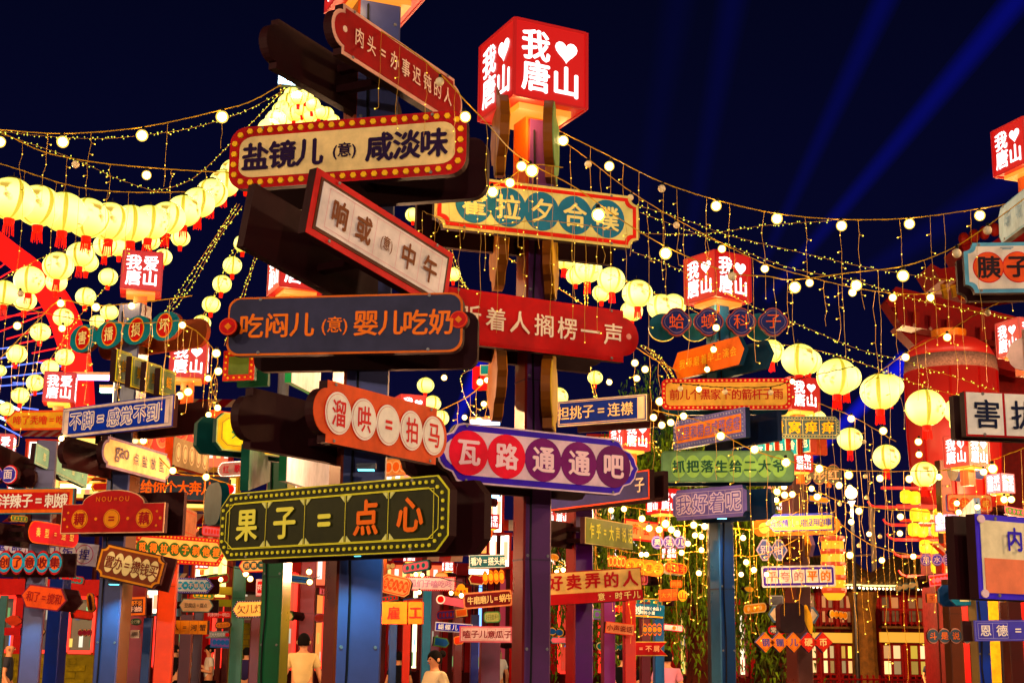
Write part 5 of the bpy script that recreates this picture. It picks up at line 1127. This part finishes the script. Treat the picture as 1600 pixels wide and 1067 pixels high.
# ================================================================== shops along the back, left and centre
def shop(label, x0, x1, ytop, D, wall, frame, panes, depth=3, lit=None, sill=.9, nwin=3, sign_c=None, brick=False):
    a, b = P(x0, 1060, D), P(x1, 1060, D); W = b.x - a.x; H = P((x0 + x1) / 2, ytop, D).z
    t = thing('shop_front', label, 'shop', (a.x, D, 0))
    MB().box((W / 2, depth / 2 + .3, H / 2), (W, depth, H)).build('wall', paint(wall, .7, .2, 3), t)
    zt = H - .3; cw = W / nwin
    base = MB(); base.box((W / 2, .1, sill / 2), (W, .38, sill)); base.build('base_wall', paint(wall, .7, .25, 4), t)
    if brick:
        bk = MB()
        for r_ in range(int(sill / .14)):
            for k in range(int(W / .42)): bk.box((.21 + k * .42 + (.2 if r_ % 2 else 0), -.1, .07 + r_ * .14), (.39, .03, .115))
        bk.build('brick_courses', paint((142, 128, 46), .8, .35, 5), t, kind='stuff')
    MB().box((W / 2, .05, H - .16), (W + .3, .7, .32)).build('fascia', paint(sign_c or frame, .5), t)
    for i in range(nwin + 1): MB().box((i * cw, .02, H / 2), (.16, .2, H - .5)).build('column', paint(frame, .5), t)
    for i in range(nwin):
        cx = (i + .5) * cw; ww = cw - .3; z0, z1 = sill + .05, zt - .05
        fr = MB()
        for sx in (-1, 1): fr.box((cx + sx * ww / 2, .12, (z0 + z1) / 2), (.07, .08, z1 - z0))
        for sz in (z0, z1): fr.box((cx, .125, sz), (ww - .07, .07, .07))
        w = fr.build('window', lit or paint(frame, .4), t)
        c, s_ = panes[i % len(panes)]
        MB().box((cx, .2, (z0 + z1) / 2), (ww - .08, .03, z1 - z0 - .08)).build('pane', glow(c, s_, light=s_ > .8), w)
        for k in range(5):
            random.random(); h = random.uniform(.15, .4)
            MB().box((cx - ww * .4 + ww * .2 * k, .16, z0 + .1 + h / 2 + (.55 if k % 2 else 0)), (ww * .13, .04, h)).build('goods', glow(random.choice([(.9, .1, .05), (1, .6, .1), (.2, .6, .2), (.9, .8, .6), (.1, .3, .8)]), random.choice([.2, .6, 1.2]) * min(1.5, s_ + .2), light=False), w)
    return t
NEON = glow((1, .02, .01), 1.8)
shop('shop with red neon window frames and yellow brick base at lower left', -40, 150, 905, 30, (128, 116, 40), (170, 20, 16), [((.05, .04, .03), .6), ((.03, .02, .03), .5), ((.16, .1, .04), .6)], lit=NEON, nwin=3, brick=True, sill=1.32)
shop('stall with white and blue lit display behind the couple', 225, 350, 900, 38, (90, 20, 18), (206, 24, 16), [((.9, .9, .95), 1.2), ((.9, .3, .1), 1.0), ((.3, .5, .9), .9), ((.9, .1, .05), .7)], nwin=4, lit=NEON)
shop('dim shop with grey olive brick wall behind the emerald post', 350, 420, 905, 38, (110, 104, 60), (90, 20, 20), [((.2, .1, .04), .3)], nwin=1, sill=2.1, brick=True)
shop('shop glowing red behind the brick red post', 420, 600, 875, 38, (70, 14, 12), (190, 24, 16), [((.9, .06, .02), .7), ((1, .3, .05), .9)], nwin=4, lit=NEON)
shop('dark red arcade shop with white and blue lit displays in the centre', 590, 800, 880, 39, (74, 12, 16), (150, 20, 24), [((.7, .03, .02), .45), ((1, .9, .5), 1.7), ((.25, .03, .04), .4), ((.3, .03, .03), .4), ((.15, .35, 1), 2.2), ((.5, .02, .05), .5)], nwin=6)
shop('shop with glowing red shutters right of the purple post', 800, 960, 862, 38, (90, 14, 10), (200, 24, 14), [((1, .08, .02), .9), ((1, .16, .03), 1.1), ((.8, .05, .02), .7), ((1, .5, .1), 1.0)], nwin=5, lit=NEON)
shop('shop with yellow lit windows behind the willow trees', 960, 1240, 935, 36, (110, 26, 12), (180, 30, 16), [((1, .75, .1), 1.3), ((1, .85, .5), 1.6), ((.3, .1, .03), .5), ((1, .6, .1), 1.0), ((.2, .05, .02), .4)], nwin=9)
# rows of stall roofs and lit boards stacked up behind the signs
def stall(x, y, wp, hp, D, c, em, roofc, label):
    p = P(x, y, D); s = S(x, y, D); w, h = wp * 1.35 * s, hp * 1.3 * s
    t = thing('lit_stall', label, 'stall', (p.x, D, 0))
    MB().box((0, .15, p.z), (w, .24, h)).build('light_board', glow(c, em), t)
    f = MB()
    for sz in (-1, 1): f.box((0, .1, p.z + sz * h / 2), (w + .1, .36, .06))
    for sx in (-1, 1): f.box((sx * w / 2, .1, p.z), (.06, .36, h - .06))
    f.build('board_frame', paint(roofc, .5), t)
    for k in range(max(3, int(wp / 9))):
        xx = -w / 2 + (k + .5) * w / max(3, int(wp / 9))
        MB().box((xx, 0, p.z), (w / max(3, int(wp / 9)) * .5, .04, h * .55)).build('light_patch', glow(random.choice([(1, .2, .1), (1, .7, .2), (1, .95, .8)]), em * 1.2, light=False), t)
    m = MB(); n = 8
    for k in range(n):
        x0 = -w * .6 + k * w * 1.2 / n; m.add([(x0, -.5, p.z + h * .55), (x0 + w * 1.2 / n, -.5, p.z + h * .55), (x0 + w * 1.2 / n, .5, p.z + h * .55 + .35), (x0, .5, p.z + h * .55 + .35)], [(0, 1, 2, 3)], k % 2)
    m.build('awning', [paint(roofc, .6), paint((226, 190, 160), .6)], t)
    for sx in (-1, 1): MB().box((sx * w * .45, .3, (p.z - h / 2) / 2), (.1, .1, p.z - h / 2)).build('leg', paint((80, 30, 26), .5), t)
W_ = (1, .93, .72); Y_ = (1, .66, .12); Rr = (1, .12, .03); O_ = (1, .34, .05)
for a in [(725, 800, 90, 50, 34, W_, 2.4, (200, 60, 30), 'brilliant white lit stall board left of the purple post'), (715, 850, 70, 24, 33, O_, 1.3, (180, 40, 30), 'orange stall board left of the purple post'), (770, 860, 40, 40, 35, W_, 2.6, (190, 60, 40), 'second white lit stall board close to the purple post'),
          (870, 830, 60, 40, 34, Rr, 1.0, (150, 20, 16), 'red lit stall board with white spots right of the purple post'), (868, 880, 46, 16, 33, W_, 2.2, (180, 40, 30), 'small white stall board right of the purple post'), (945, 800, 50, 34, 34, O_, 1.2, (190, 40, 20), 'orange lit stall board behind the moss green sign'),
          (1000, 850, 60, 24, 33, Y_, 1.3, (200, 50, 20), 'amber lit stall board behind the orange pill sign'), (1010, 815, 46, 20, 35, W_, 2.0, (220, 60, 30), 'white lit stall board above the violet disc sign'), (930, 905, 60, 20, 35, Rr, .9, (130, 20, 16), 'low red stall board behind the seller sign'),
          (300, 690, 90, 70, 33, Rr, .8, (160, 26, 16), 'red stall board behind the khaki sign at left'), (330, 770, 60, 40, 33, Y_, 1.2, (200, 160, 40), 'yellow stall board behind the slate sign'), (210, 740, 60, 30, 33, W_, 1.9, (210, 120, 60), 'white stall board behind the cream gao sign'),
          (150, 715, 60, 50, 35, Y_, 1.4, (190, 90, 30), 'amber stall board behind the pale teal sign'), (70, 705, 40, 26, 35, W_, 2.0, (200, 70, 40), 'small white stall board at far left'), (330, 895, 40, 60, 31, Y_, 1.9, (160, 60, 20), 'golden lit stall front above the couple'), (460, 760, 60, 60, 33, W_, 1.5, (160, 50, 30), 'pale stall board behind the dark green post'),
          (635, 745, 50, 30, 31, O_, 1.3, (190, 50, 20), 'orange stall board below the orange disc sign'), (960, 700, 60, 30, 35, O_, 1.0, (150, 40, 20), 'orange stall board behind the pale pink sign'), (1215, 770, 50, 50, 31, O_, 1.0, (170, 50, 20), 'orange stall board behind the brown post'), (520, 890, 60, 40, 33, Rr, .9, (150, 20, 20), 'red stall board behind the near post'),
          (650, 900, 90, 30, 33, Rr, .9, (190, 40, 30), 'red stall board above the pink white sign'), (1500, 900, 40, 30, 24, O_, .9, (190, 60, 20), 'orange stall board beside the teal sign at right'), (250, 940, 40, 30, 32, W_, 2.0, (90, 140, 180), 'bluish white stall board behind the orange post')]:
    stall(*a)

stall(60, 840, 60, 30, 36, O_, 1.2, (170, 60, 30), 'orange stall board at far left behind the bubble sign')
stall(330, 850, 50, 40, 36, Rr, 1.0, (170, 30, 20), 'red stall board beneath the cream sign with green discs')
stall(110, 760, 70, 30, 38, Y_, 1.1, (190, 80, 30), 'amber stall board behind the arched sign')
stall(255, 800, 60, 40, 38, O_, 1.0, (200, 80, 40), 'orange stall board right of the arched sign')
stall(1110, 880, 60, 40, 40, Y_, 1.2, (200, 50, 20), 'amber stall board behind the navy post')
stall(1180, 840, 60, 30, 40, O_, 1.1, (180, 40, 20), 'orange stall board between the navy and brown posts')
stall(620, 830, 40, 40, 38, Rr, 1.0, (180, 40, 30), 'red stall board behind the black back board')
_r = random.Random(21)
PAL = [((236, 70, 30), 'scarlet'), ((246, 160, 50), 'amber'), ((240, 206, 150), 'cream'), ((40, 90, 170), 'blue'), ((240, 120, 150), 'pink'), ((90, 140, 80), 'green'), ((30, 120, 130), 'teal'), ((250, 190, 60), 'yellow'), ((110, 80, 170), 'violet'), ((150, 20, 30), 'crimson')]
KN = {'rect': 'oblong', 'pill': 'pill shaped', 'cham': 'chamfered', 'hexa': 'lozenge', 'scal4': 'scalloped', 'arrr': 'arrow', 'ticket': 'notched', 'oval': 'oval'}
spots = [(112, 905), (130, 960), (176, 700), (250, 700), (262, 870), (300, 860), (318, 930), (340, 905), (262, 945), (345, 1003), (470, 905), (510, 925), (500, 965), (440, 960), (602, 885), (650, 885), (690, 900), (745, 905), (606, 935), (646, 940), (700, 960), (690, 1003), (772, 1005), (860, 905), (872, 930), (858, 985), (880, 1000), (866, 870), (940, 960), (955, 1010), (1000, 905), (1015, 940), (1060, 905), (1082, 880), (1090, 800), (1170, 920), (1180, 950), (1165, 1000), (868, 760), (880, 820), (930, 755), (990, 800), (1280, 780), (1270, 810), (1310, 960), (1420, 915), (1500, 960), (1470, 905), (1560, 820), (1590, 800), (640, 790), (735, 780), (330, 830), (160, 760), (60, 760), (30, 810), (250, 830), (205, 820)]
used = set()
for n_, (x, y) in enumerate(spots):
    for _ in range(50):
        kd = _r.choice(list(KN)); (c1, n1), (c2, n2) = _r.sample(PAL, 2)
        if (kd, n1, n2) not in used: break
    used.add((kd, n1, n2))
    w = _r.uniform(22, 48); h = _r.uniform(9, 17); D = _r.uniform(21, 30); sl = _r.uniform(-.12, .12) * w
    if kd == 'oval': w = h * 1.4
    sign(x - w / 2, y - sl, x + w / 2, y + sl, h, D, kd, [(0, c2), (.12, c1)], [('d', _r.choice((3, 4, 5)), -.4, .4, 0, .24, c2)] if kd in ('rect', 'pill', 'ticket', 'cham') else [], 'small far ' + n1 + ' ' + KN[kd] + ' sign with ' + n2 + ' rim among the crowded posts', back=_r.choice((0, .2)), r=_r.uniform(.97, 1.03), group=None)
for (x, y, e_, lb) in ((640, 870, 15, 'far cube lamp under the black back board'), (700, 885, 15, 'far cube lamp above the maroon sign'), (905, 770, 16, 'far cube lamp touching the violet post head'), (852, 845, 15, 'far cube lamp beside the purple post, lowest'), (1085, 775, 16, 'far cube lamp between the lilac sign and the navy post'), (250, 760, 22, 'far cube lamp behind the slate sign with coral letters'), (140, 735, 18, 'far cube lamp between the pale teal and cream gao signs'), (20, 760, 16, 'far cube lamp above the red 洋辣子 sign'), (1295, 745, 15, 'far cube lamp right of the olive disc sign'), (316, 880, 16, 'far cube lamp under the cream sign with green discs'), (960, 745, 18, 'far cube lamp behind the navy sign end'), (1210, 790, 18, 'far cube lamp left of the brown post head')):
    cube(x, y, e_, 27, _r.uniform(8, 34), lb, '我爱唐山')
for (x, y, r_) in ((655, 778, 11), (672, 790, 11), (700, 772, 12), (716, 786, 10), (738, 800, 9), (760, 792, 9), (872, 620, 16), (905, 560, 13), (930, 590, 12), (346, 655, 9), (420, 560, 9)):
    lantern(x, y, r_, 'warm lantern, counted from left, of the scattered ones behind the signs', 'scattered lanterns behind the signs', 27)

# ================================================================== willows
def tree(label, x, ytop, D, rad, nst, lc, name='willow_tree', trunk=(84, 34, 22), seed=2):
    rn = random.Random(seed); b = P(x, 1060, D); top = P(x, ytop, D).z
    t = thing(name, label, 'tree', (b.x, D, 0), group=None)
    m = MB(); m.tube([(0, 0, 0), (.1, 0, top * .3), (-.05, .1, top * .6), (.05, 0, top * .9)], [.24, .19, .12, .04], 10)
    for k in range(7):
        a = rn.uniform(0, 6.28); z = top * rn.uniform(.4, .75); r_ = rad * rn.uniform(.5, .9)
        m.tube([(0, 0, z), (math.cos(a) * r_ * .5, math.sin(a) * r_ * .5, z + top * .12), (math.cos(a) * r_, math.sin(a) * r_, z + top * .16)], [.08, .05, .02], 6)
    m.build('trunk', paint(trunk, .8, .3, 4), t)
    mats = [paint(lc, .6, .25, 2), paint(tuple(int(v * .7) for v in lc), .6, .25, 2), paint(tuple(min(255, int(v * 1.25)) for v in lc), .6, .2, 2)]
    m = MB()
    for s_ in range(nst):
        a = rn.uniform(0, 6.28); q = math.sqrt(rn.random()); rr = rad * q; z0 = top * (1 - .28 * q * q) * rn.uniform(.86, 1.0)
        x0, y0 = math.cos(a) * rr, math.sin(a) * rr * .8; L = top * rn.uniform(.15, .62); mi = rn.choice((0, 0, 1, 2)); sway = rn.uniform(-.25, .25)
        n = int(L / .11)
        for k in range(n):
            f = k / max(1, n); px = x0 + sway * f + rn.gauss(0, .05); py = y0 + rn.gauss(0, .05); pz = z0 - L * f + rn.gauss(0, .03)
            if pz < .8: break
            th = rn.uniform(0, 6.28); dx, dy = math.cos(th) * .024, math.sin(th) * .024; ll = rn.uniform(.08, .15); tx = rn.uniform(-.06, .06)
            m.add([(px - dx, py - dy, pz), (px + dx, py + dy, pz + .01), (px + tx, py, pz - ll)], [(0, 1, 2)], mi)
    m.build('crown', mats, t, kind='stuff')
tree('green willow with hanging strands lit from below, left of the navy post', 1085, 650, 25, 1.6, 640, (92, 118, 34), seed=3)
tree('darker willow hanging between the navy post and the brown post', 1190, 700, 27, .85, 250, (96, 120, 40), seed=4)
tree('dark leafy tree behind the bulbs right of the crimson sign', 1015, 560, 30, 1.2, 330, (60, 96, 34), seed=5)
tree('green tree behind the red characters right of the purple post', 905, 770, 28, .9, 190, (70, 96, 30), seed=6)
tree('dark tree behind the diamond signs', 1222, 890, 26, .5, 120, (58, 60, 24), seed=8)

# ================================================================== people
SKIN = paint((214, 158, 124), .5, .05); SKIN.node_tree.nodes['Principled BSDF'].inputs['Subsurface Weight'].default_value = .05
def skin_mesh(name, verts, edges, radii, mats, parent, root=0, sub=2):
    me = bpy.data.meshes.new(name); me.from_pydata(verts, edges, [])
    me.materials.append(mats)
    o = link(name, me, parent)
    md = o.modifiers.new('skin', 'SKIN'); md.use_smooth_shade = True
    for i, r_ in enumerate(radii):
        sv = me.skin_vertices[0].data[i]; sv.radius = r_ if isinstance(r_, tuple) else (r_, r_); sv.use_root = (i == root)
    sb = o.modifiers.new('subdivision', 'SUBSURF'); sb.levels = sub; sb.render_levels = sub
    return o
def person(x, yhead, D, yaw, label, shirt, pants, hair=(14, 10, 10), h=1.7, bun=False, cap=None, arms='down', skin=SKIN, stripe=None, pack=None, bald=False):
    p = P(x, yhead, D)                # top of the head in the photo
    k = max(.8, min(1.12, p.z / h)) * h / 1.7
    if p.z < .9: k = h / 1.7
    t = thing('person', label, 'person', (p.x, D, 0), R(yaw))
    def V(l): return [tuple(c * k for c in v) for v in l]
    ax = .30 if arms != 'hips' else .42
    hz = .84 if arms != 'hips' else .98
    elz = 1.12
    hand_x = .30 if arms != 'hips' else .20; fy = -.10 if arms != 'phone' else -.34
    if arms == 'phone': hz = 1.06; hand_x = .14; elz = 1.10
    body = [(0, 0, .96), (0, .01, 1.15), (0, .01, 1.36), (0, 0, 1.47), (0, -.01, 1.53), (0, -.015, 1.60), (0, -.012, 1.68)]
    ed = [(0, 1), (1, 2), (2, 3), (3, 4), (4, 5), (5, 6)]; rad = [(.15, .11), (.14, .10), (.165, .11), (.062, .062), (.055, .06), (.082, .098), (.07, .085)]
    for s_ in (-1, 1):
        b = len(body)
        body += [(s_ * .17, .01, 1.40), (s_ * ax * .9, .03, elz), (s_ * hand_x, fy * .6, hz + .1), (s_ * hand_x, fy, hz + .0)]
        ed += [(2, b), (b, b + 1), (b + 1, b + 2), (b + 2, b + 3)]; rad += [.055, .042, .030, .034]
        for q in range(4):
            f = len(body); body.append((s_ * (hand_x - .02 + .014 * q), fy - .03, hz - .07 - (.012 if q in (1, 2) else 0))); ed.append((b + 3, f)); rad.append(.009)
        f = len(body); body.append((s_ * (hand_x - .045), fy - .035, hz - .03)); ed.append((b + 3, f)); rad.append(.010)
        b = len(body)
        body += [(s_ * .095, 0, .88), (s_ * .10, -.01, .50), (s_ * .105, .03, .09), (s_ * .11, -.12, .04)]
        ed += [(0, b), (b, b + 1), (b + 1, b + 2), (b + 2, b + 3)]; rad += [.088, .058, .040, .036]
    skin_mesh('body', V(body), ed, [tuple(c * k for c in r_) if isinstance(r_, tuple) else r_ * k for r_ in rad], skin, t)
    # shirt: a shell over torso and upper arms
    sh = [(0, 0, .93), (0, .01, 1.15), (0, .01, 1.36), (0, .0, 1.455)]; se = [(0, 1), (1, 2), (2, 3)]; sr = [(.175, .135), (.165, .125), (.185, .130), (.085, .08)]
    for s_ in (-1, 1):
        b = len(sh); sh += [(s_ * .18, .01, 1.40), (s_ * (.17 + (ax * .9 - .17) * .62), .022, 1.40 + (elz - 1.40) * .62)]; se += [(2, b), (b, b + 1)]; sr += [.075, .068]
    skin_mesh('shirt', V(sh), se, [tuple(c * k for c in r_) if isinstance(r_, tuple) else r_ * k for r_ in sr], paint(shirt, .8, .08, 4), t)
    if stripe:
        m = MB(); m.lathe([(.205 * k, 1.24 * k), (.21 * k, 1.29 * k)], 20, (0, .01 * k, 0), 0, 1, .72); m.build('shirt_stripe', paint(stripe[0], .8), t)
        m = MB(); m.lathe([(.212 * k, 1.29 * k), (.222 * k, 1.38 * k), (.17 * k, 1.44 * k)], 20, (0, .01 * k, 0), 0, 1, .74); m.build('shirt_yoke', paint(stripe[1], .8), t, smooth=True)
    pn = [(0, 0, .95)]; pe = []; pq = [(.165, .125)]
    for s_ in (-1, 1):
        b = len(pn); pn += [(s_ * .095, 0, .84), (s_ * .10, -.01, .50), (s_ * .105, .03, .12)]; pe += [(0, b), (b, b + 1), (b + 1, b + 2)]; pq += [.10, .08, .065]
    skin_mesh('trousers', V(pn), pe, [tuple(c * k for c in r_) if isinstance(r_, tuple) else r_ * k for r_ in pq], paint(pants, .8, .08, 4), t)
    for s_ in (-1, 1):
        m = MB(); m.sphere((s_ * .108 * k, -.055 * k, .05 * k), .062 * k, 10, 6, 0, .7); m.v = [(v[0], (v[1] + .055 * k) * 2.1 - .055 * k, max(.012, v[2])) for v in m.v]; m.build('shoe', paint((40, 36, 36), .5), t, smooth=True)
    # head details
    hm = MB(); n, mm = 16, 10
    if not bald:
        for i in range(mm + 1):
            a = math.pi * .5 * i / mm
        vs = []; fs = []
        for i in range(mm + 1):
            th = math.pi * .66 * i / mm
            for j in range(n):
                ph = 2 * math.pi * j / n; front = max(0, -math.sin(ph)); tt = th * (1 - .42 * front)
                r1 = .098; vs.append((r1 * math.sin(tt) * math.cos(ph) * k, (-.005 + r1 * 1.16 * math.sin(tt) * math.sin(ph)) * k, (1.628 + .128 * math.cos(tt)) * k))
        for i in range(mm):
            for j in range(n): fs.append((i * n + j, (i + 1) * n + j, (i + 1) * n + (j + 1) % n, i * n + (j + 1) % n))
        hm.add(vs, fs)
        if bun: hm.sphere((0, .125 * k, 1.70 * k), .052 * k, 12, 8)
        hm.build('hair', paint(hair, .8, .3, 40), t, smooth=True)
    if cap:
        m = MB(); m.sphere((0, 0, 1.70 * k), .108 * k, 14, 8, 0, .75); m.box((0, -.13 * k, 1.685 * k), (.15 * k, .1 * k, .012)); m.build('cap', paint(cap, .6), t, smooth=True)
    for s_ in (-1, 1):
        m = MB(); m.sphere((s_ * .034 * k, -.104 * k, 1.625 * k), .011 * k, 8, 6); m.build('eye', paint((24, 18, 16), .2), t)
        m = MB(); m.sphere((s_ * .088 * k, 0, 1.615 * k), .024 * k, 8, 6, 0, 1.3); m.build('ear', skin, t)
    m = MB(); m.add([(0, -.108 * k, 1.64 * k), (-.016 * k, -.104 * k, 1.59 * k), (.016 * k, -.104 * k, 1.59 * k), (0, -.130 * k, 1.595 * k)], [(0, 1, 3), (0, 3, 2), (1, 2, 3)]); m.build('nose', skin, t)
    m = MB(); m.box((0, -.102 * k, 1.565 * k), (.04 * k, .012, .01)); m.build('mouth', paint((150, 60, 50), .5), t)
    if pack:
        m = MB(); m.box((0, .19 * k, 1.2 * k), (.28 * k, .14 * k, .42 * k)); m.build('backpack', paint(pack, .7), t)
    return t
person(475, 994, 22, 180, 'man seen from behind in a cream T-shirt with short black hair', (226, 204, 150), (40, 40, 50), h=1.78)
person(680, 1021, 18.4, -55, 'woman with a dark hair bun and cream knit top, hands on hips', (222, 206, 172), (60, 60, 70), bun=True, arms='hips', h=1.55)
person(300, 1000, 31, 60, 'man in white polo with navy shoulders and dark cap', (224, 220, 224), (20, 22, 34), cap=(22, 22, 34), stripe=((170, 30, 50), (22, 24, 52)), h=1.78, arms='phone')
person(328, 1010, 31, -70, 'woman in a plain white T-shirt, dark hair tied back', (232, 226, 214), (14, 14, 18), h=1.66, bun=True, arms='phone')
person(15, 1006, 26, 100, 'balding man in a dark grey T-shirt with a black backpack walking at the left edge', (52, 54, 64), (18, 18, 22), bald=True, pack=(14, 14, 16), h=1.75)
person(386, 1014, 30, 170, 'person in a navy shirt half hidden behind the maroon post', (44, 36, 74), (28, 26, 60), h=1.7)
person(274, 1010, 31, 150, 'person in black beside the orange post, mostly hidden', (14, 14, 18), (14, 14, 18), h=1.7)
person(624, 1021, 27, 200, 'person in a black T-shirt behind the coral post', (18, 18, 26), (200, 200, 200), h=1.62)
person(975, 1018, 22, 185, 'person in a black jacket behind the orange red post, seen from behind', (10, 10, 14), (14, 14, 18), h=1.6)
person(1042, 1020, 22, 160, 'woman in a floral white and pink blouse with long dark hair', (222, 150, 176), (60, 40, 60), h=1.55)
person(1452, 1028, 40, 30, 'person in a pale cap and dark top by the tiled house', (40, 44, 60), (30, 30, 40), cap=(190, 190, 200), h=1.6)
person(776, 1012, 30, 210, 'person in a white top half hidden by the purple post', (220, 220, 220), (30, 30, 40), h=1.62)

# ================================================================== search light beams in the sky
def beam(x0, y0, x1, y1, w0, w1, D, e, label):
    a, b = P(x0, y0, D), P(x1, y1, D); s = D / FPX
    n = 6; path = [a.lerp(b, i / n) for i in range(n + 1)]; par = None
    for q, f in ((1.0, .22), (.78, .26), (.54, .26), (.3, .26)):
        m = MB(); m.tube(path, [q * (w0 + (w1 - w0) * i / n) * s / 2 for i in range(n + 1)], 24, cap=True)
        mt = bpy.data.materials.new('beam_air'); mt.use_nodes = True; nt = mt.node_tree; nt.nodes.clear()
        o = nt.nodes.new('ShaderNodeOutputMaterial'); v = nt.nodes.new('ShaderNodeEmission'); v.inputs['Color'].default_value = (.006, .010, 1, 1); v.inputs['Strength'].default_value = e * f / (w0 * s)
        nt.links.new(v.outputs[0], o.inputs['Volume']); mt.cycles.emission_sampling = 'NONE'
        ob = m.build('search_light_beam', mt, par, kind='stuff', label=label if par is None else None)
        par = par or ob
beam(1195, 470, 1640, -60, 22, 60, 420, .05, 'wide blue search light beam slanting to the upper right')
beam(1165, 470, 1420, -80, 18, 60, 430, .02, 'fainter blue beam left of the wide one')
beam(1060, 470, 1160, -80, 22, 70, 440, .009, 'faint upright blue beam')
beam(985, 420, 1075, -80, 30, 80, 450, .005, 'faint upright blue beam right of the big cube')
beam(690, 720, 790, 470, 14, 44, 420, .22, 'short bright blue beam behind the orange disc sign')
beam(1200, 780, 1420, 560, 8, 40, 425, .16, 'blue beam low at right behind the large lanterns')
beam(1290, 470, 1640, 240, 30, 80, 440, .018, 'faint low blue beam at right')

# ================================================================== lamps inferred behind the viewer, and added fill lamps around the view
def fill_lamp(x, y, z, e, colr, label, r_=.16):
    t = thing('fill_lamp', label, 'lamp', (x, y, 0), 0, None)
    MB().tube([(0, 0, 0), (0, 0, z - .25)], [.07, .045], 8).build('pole', paint((40, 38, 40), .4), t)
    MB().lathe([(.06, z - .3), (.12, z - .24), (.12, z - .2)], 10).build('collar', paint((40, 38, 40), .4), t)
    MB().sphere((0, 0, z), .17, 14, 10).build('globe', glow(colr, 6, light=False), t, smooth=True).visible_shadow = True
    l = bpy.data.lights.new('fill_light', 'POINT'); l.energy = e; l.color = colr; l.shadow_soft_size = .2
    o = bpy.data.objects.new('fill_light', l); col.objects.link(o); o.parent = t; o.location = (0, .0, z - .42)
    return t
fill_lamp(-6.5, -11.5, 5.6, 5200, (1, .86, .70), 'globe lamp on a pole behind and left of the viewer')
fill_lamp(6.5, -12.0, 5.4, 5200, (1, .84, .70), 'globe lamp on a pole behind and right of the viewer')
fill_lamp(.5, -13.0, 6.2, 4300, (.98, .84, .80), 'globe lamp on a pole directly behind the viewer')
fill_lamp(-8.4, 7.0, 5.6, 1500, (1, .70, .40), 'added fill lamp on a pole left of the view, level with the near posts')  # from here on, lamps added to warm the darker mid and far signs
fill_lamp(8.4, 7.2, 5.6, 1900, (1, .68, .38), 'added fill lamp on a pole right of the view, level with the near posts')
fill_lamp(-11.5, 19, 6.0, 4600, (1, .48, .20), 'added warm fill lamp left of the view among the far posts')
fill_lamp(12.5, 19, 6.0, 4200, (1, .48, .20), 'added warm fill lamp right of the view among the far posts')
fill_lamp(P(560, 515, 9.4).x, 9.4, P(560, 515, 9.4).z, 130, (1, .62, .32), 'added fill lamp hidden behind the dark grey sign')
fill_lamp(P(540, 800, 12.5).x, 12.5, P(540, 800, 12.5).z, 420, (1, .42, .2), 'added fill lamp hidden behind the black and gold sign')
fill_lamp(P(830, 490, 17).x, 17, P(830, 490, 17).z, 1300, (1, .55, .28), 'added fill lamp hidden behind the crimson sign')
fill_lamp(P(1110, 735, 15).x, 15, P(1110, 735, 15).z, 420, (1, .60, .24), 'added fill lamp hidden behind the green bubble sign')
fill_lamp(P(1560, 870, 24).x, 24, P(1560, 870, 24).z, 1500, (1, .40, .16), 'added fill lamp hidden behind the big framed sign')
fill_lamp(P(1244, 900, 36).x, 36, P(1244, 900, 36).z, 1500, (1, .50, .2), 'added fill lamp before the tiled houses')
# wash lights under the crossings: small fixtures that colour the post below them
def wash(x, y, D, e, colr, label, dx=0):
    p = P(x, y, D); t = thing('wash_light', label, 'lamp', (p.x, p.y, p.z))
    MB().box((0, 0, .03), (.10, .05, .03)).build('housing', paint((20, 20, 24), .4), t)
    MB().box((0, 0, .012), (.08, .035, .006)).build('lens', glow(colr, 4, light=False), t)
    l = bpy.data.lights.new('wash_beam', 'SPOT'); l.energy = e; l.color = colr; l.spot_size = R(100); l.spot_blend = .8; l.shadow_soft_size = .03
    o = bpy.data.objects.new('wash_beam', l); col.objects.link(o); o.parent = t; o.rotation_euler = (R(22), 0, 0); o.location = (dx, 0, 0)
CY = (.10, .75, 1.0)
fill_lamp(P(1330, 770, 40).x, 40, P(1330, 770, 40).z, 6000, (1, .62, .25), 'added fill lamp above the fence lighting the tiled roofs')  # lamp added to brighten the dark roof slopes
wash(572, 738, 7.18, 44, CY, 'small cyan wash light under the orange disc sign')
wash(566, 872, 7.2, 60, CY, 'small cyan wash light under the black and gold sign')
wash(178, 915, 12.6, 45, CY, 'small cyan wash light under the brown oval sign')
wash(48, 950, 14.1, 30, CY, 'small cyan wash light under the orange lozenge sign')
wash(1128, 812, 12.9, 18, (.2, .7, 1), 'small cyan wash light under the lilac sign')
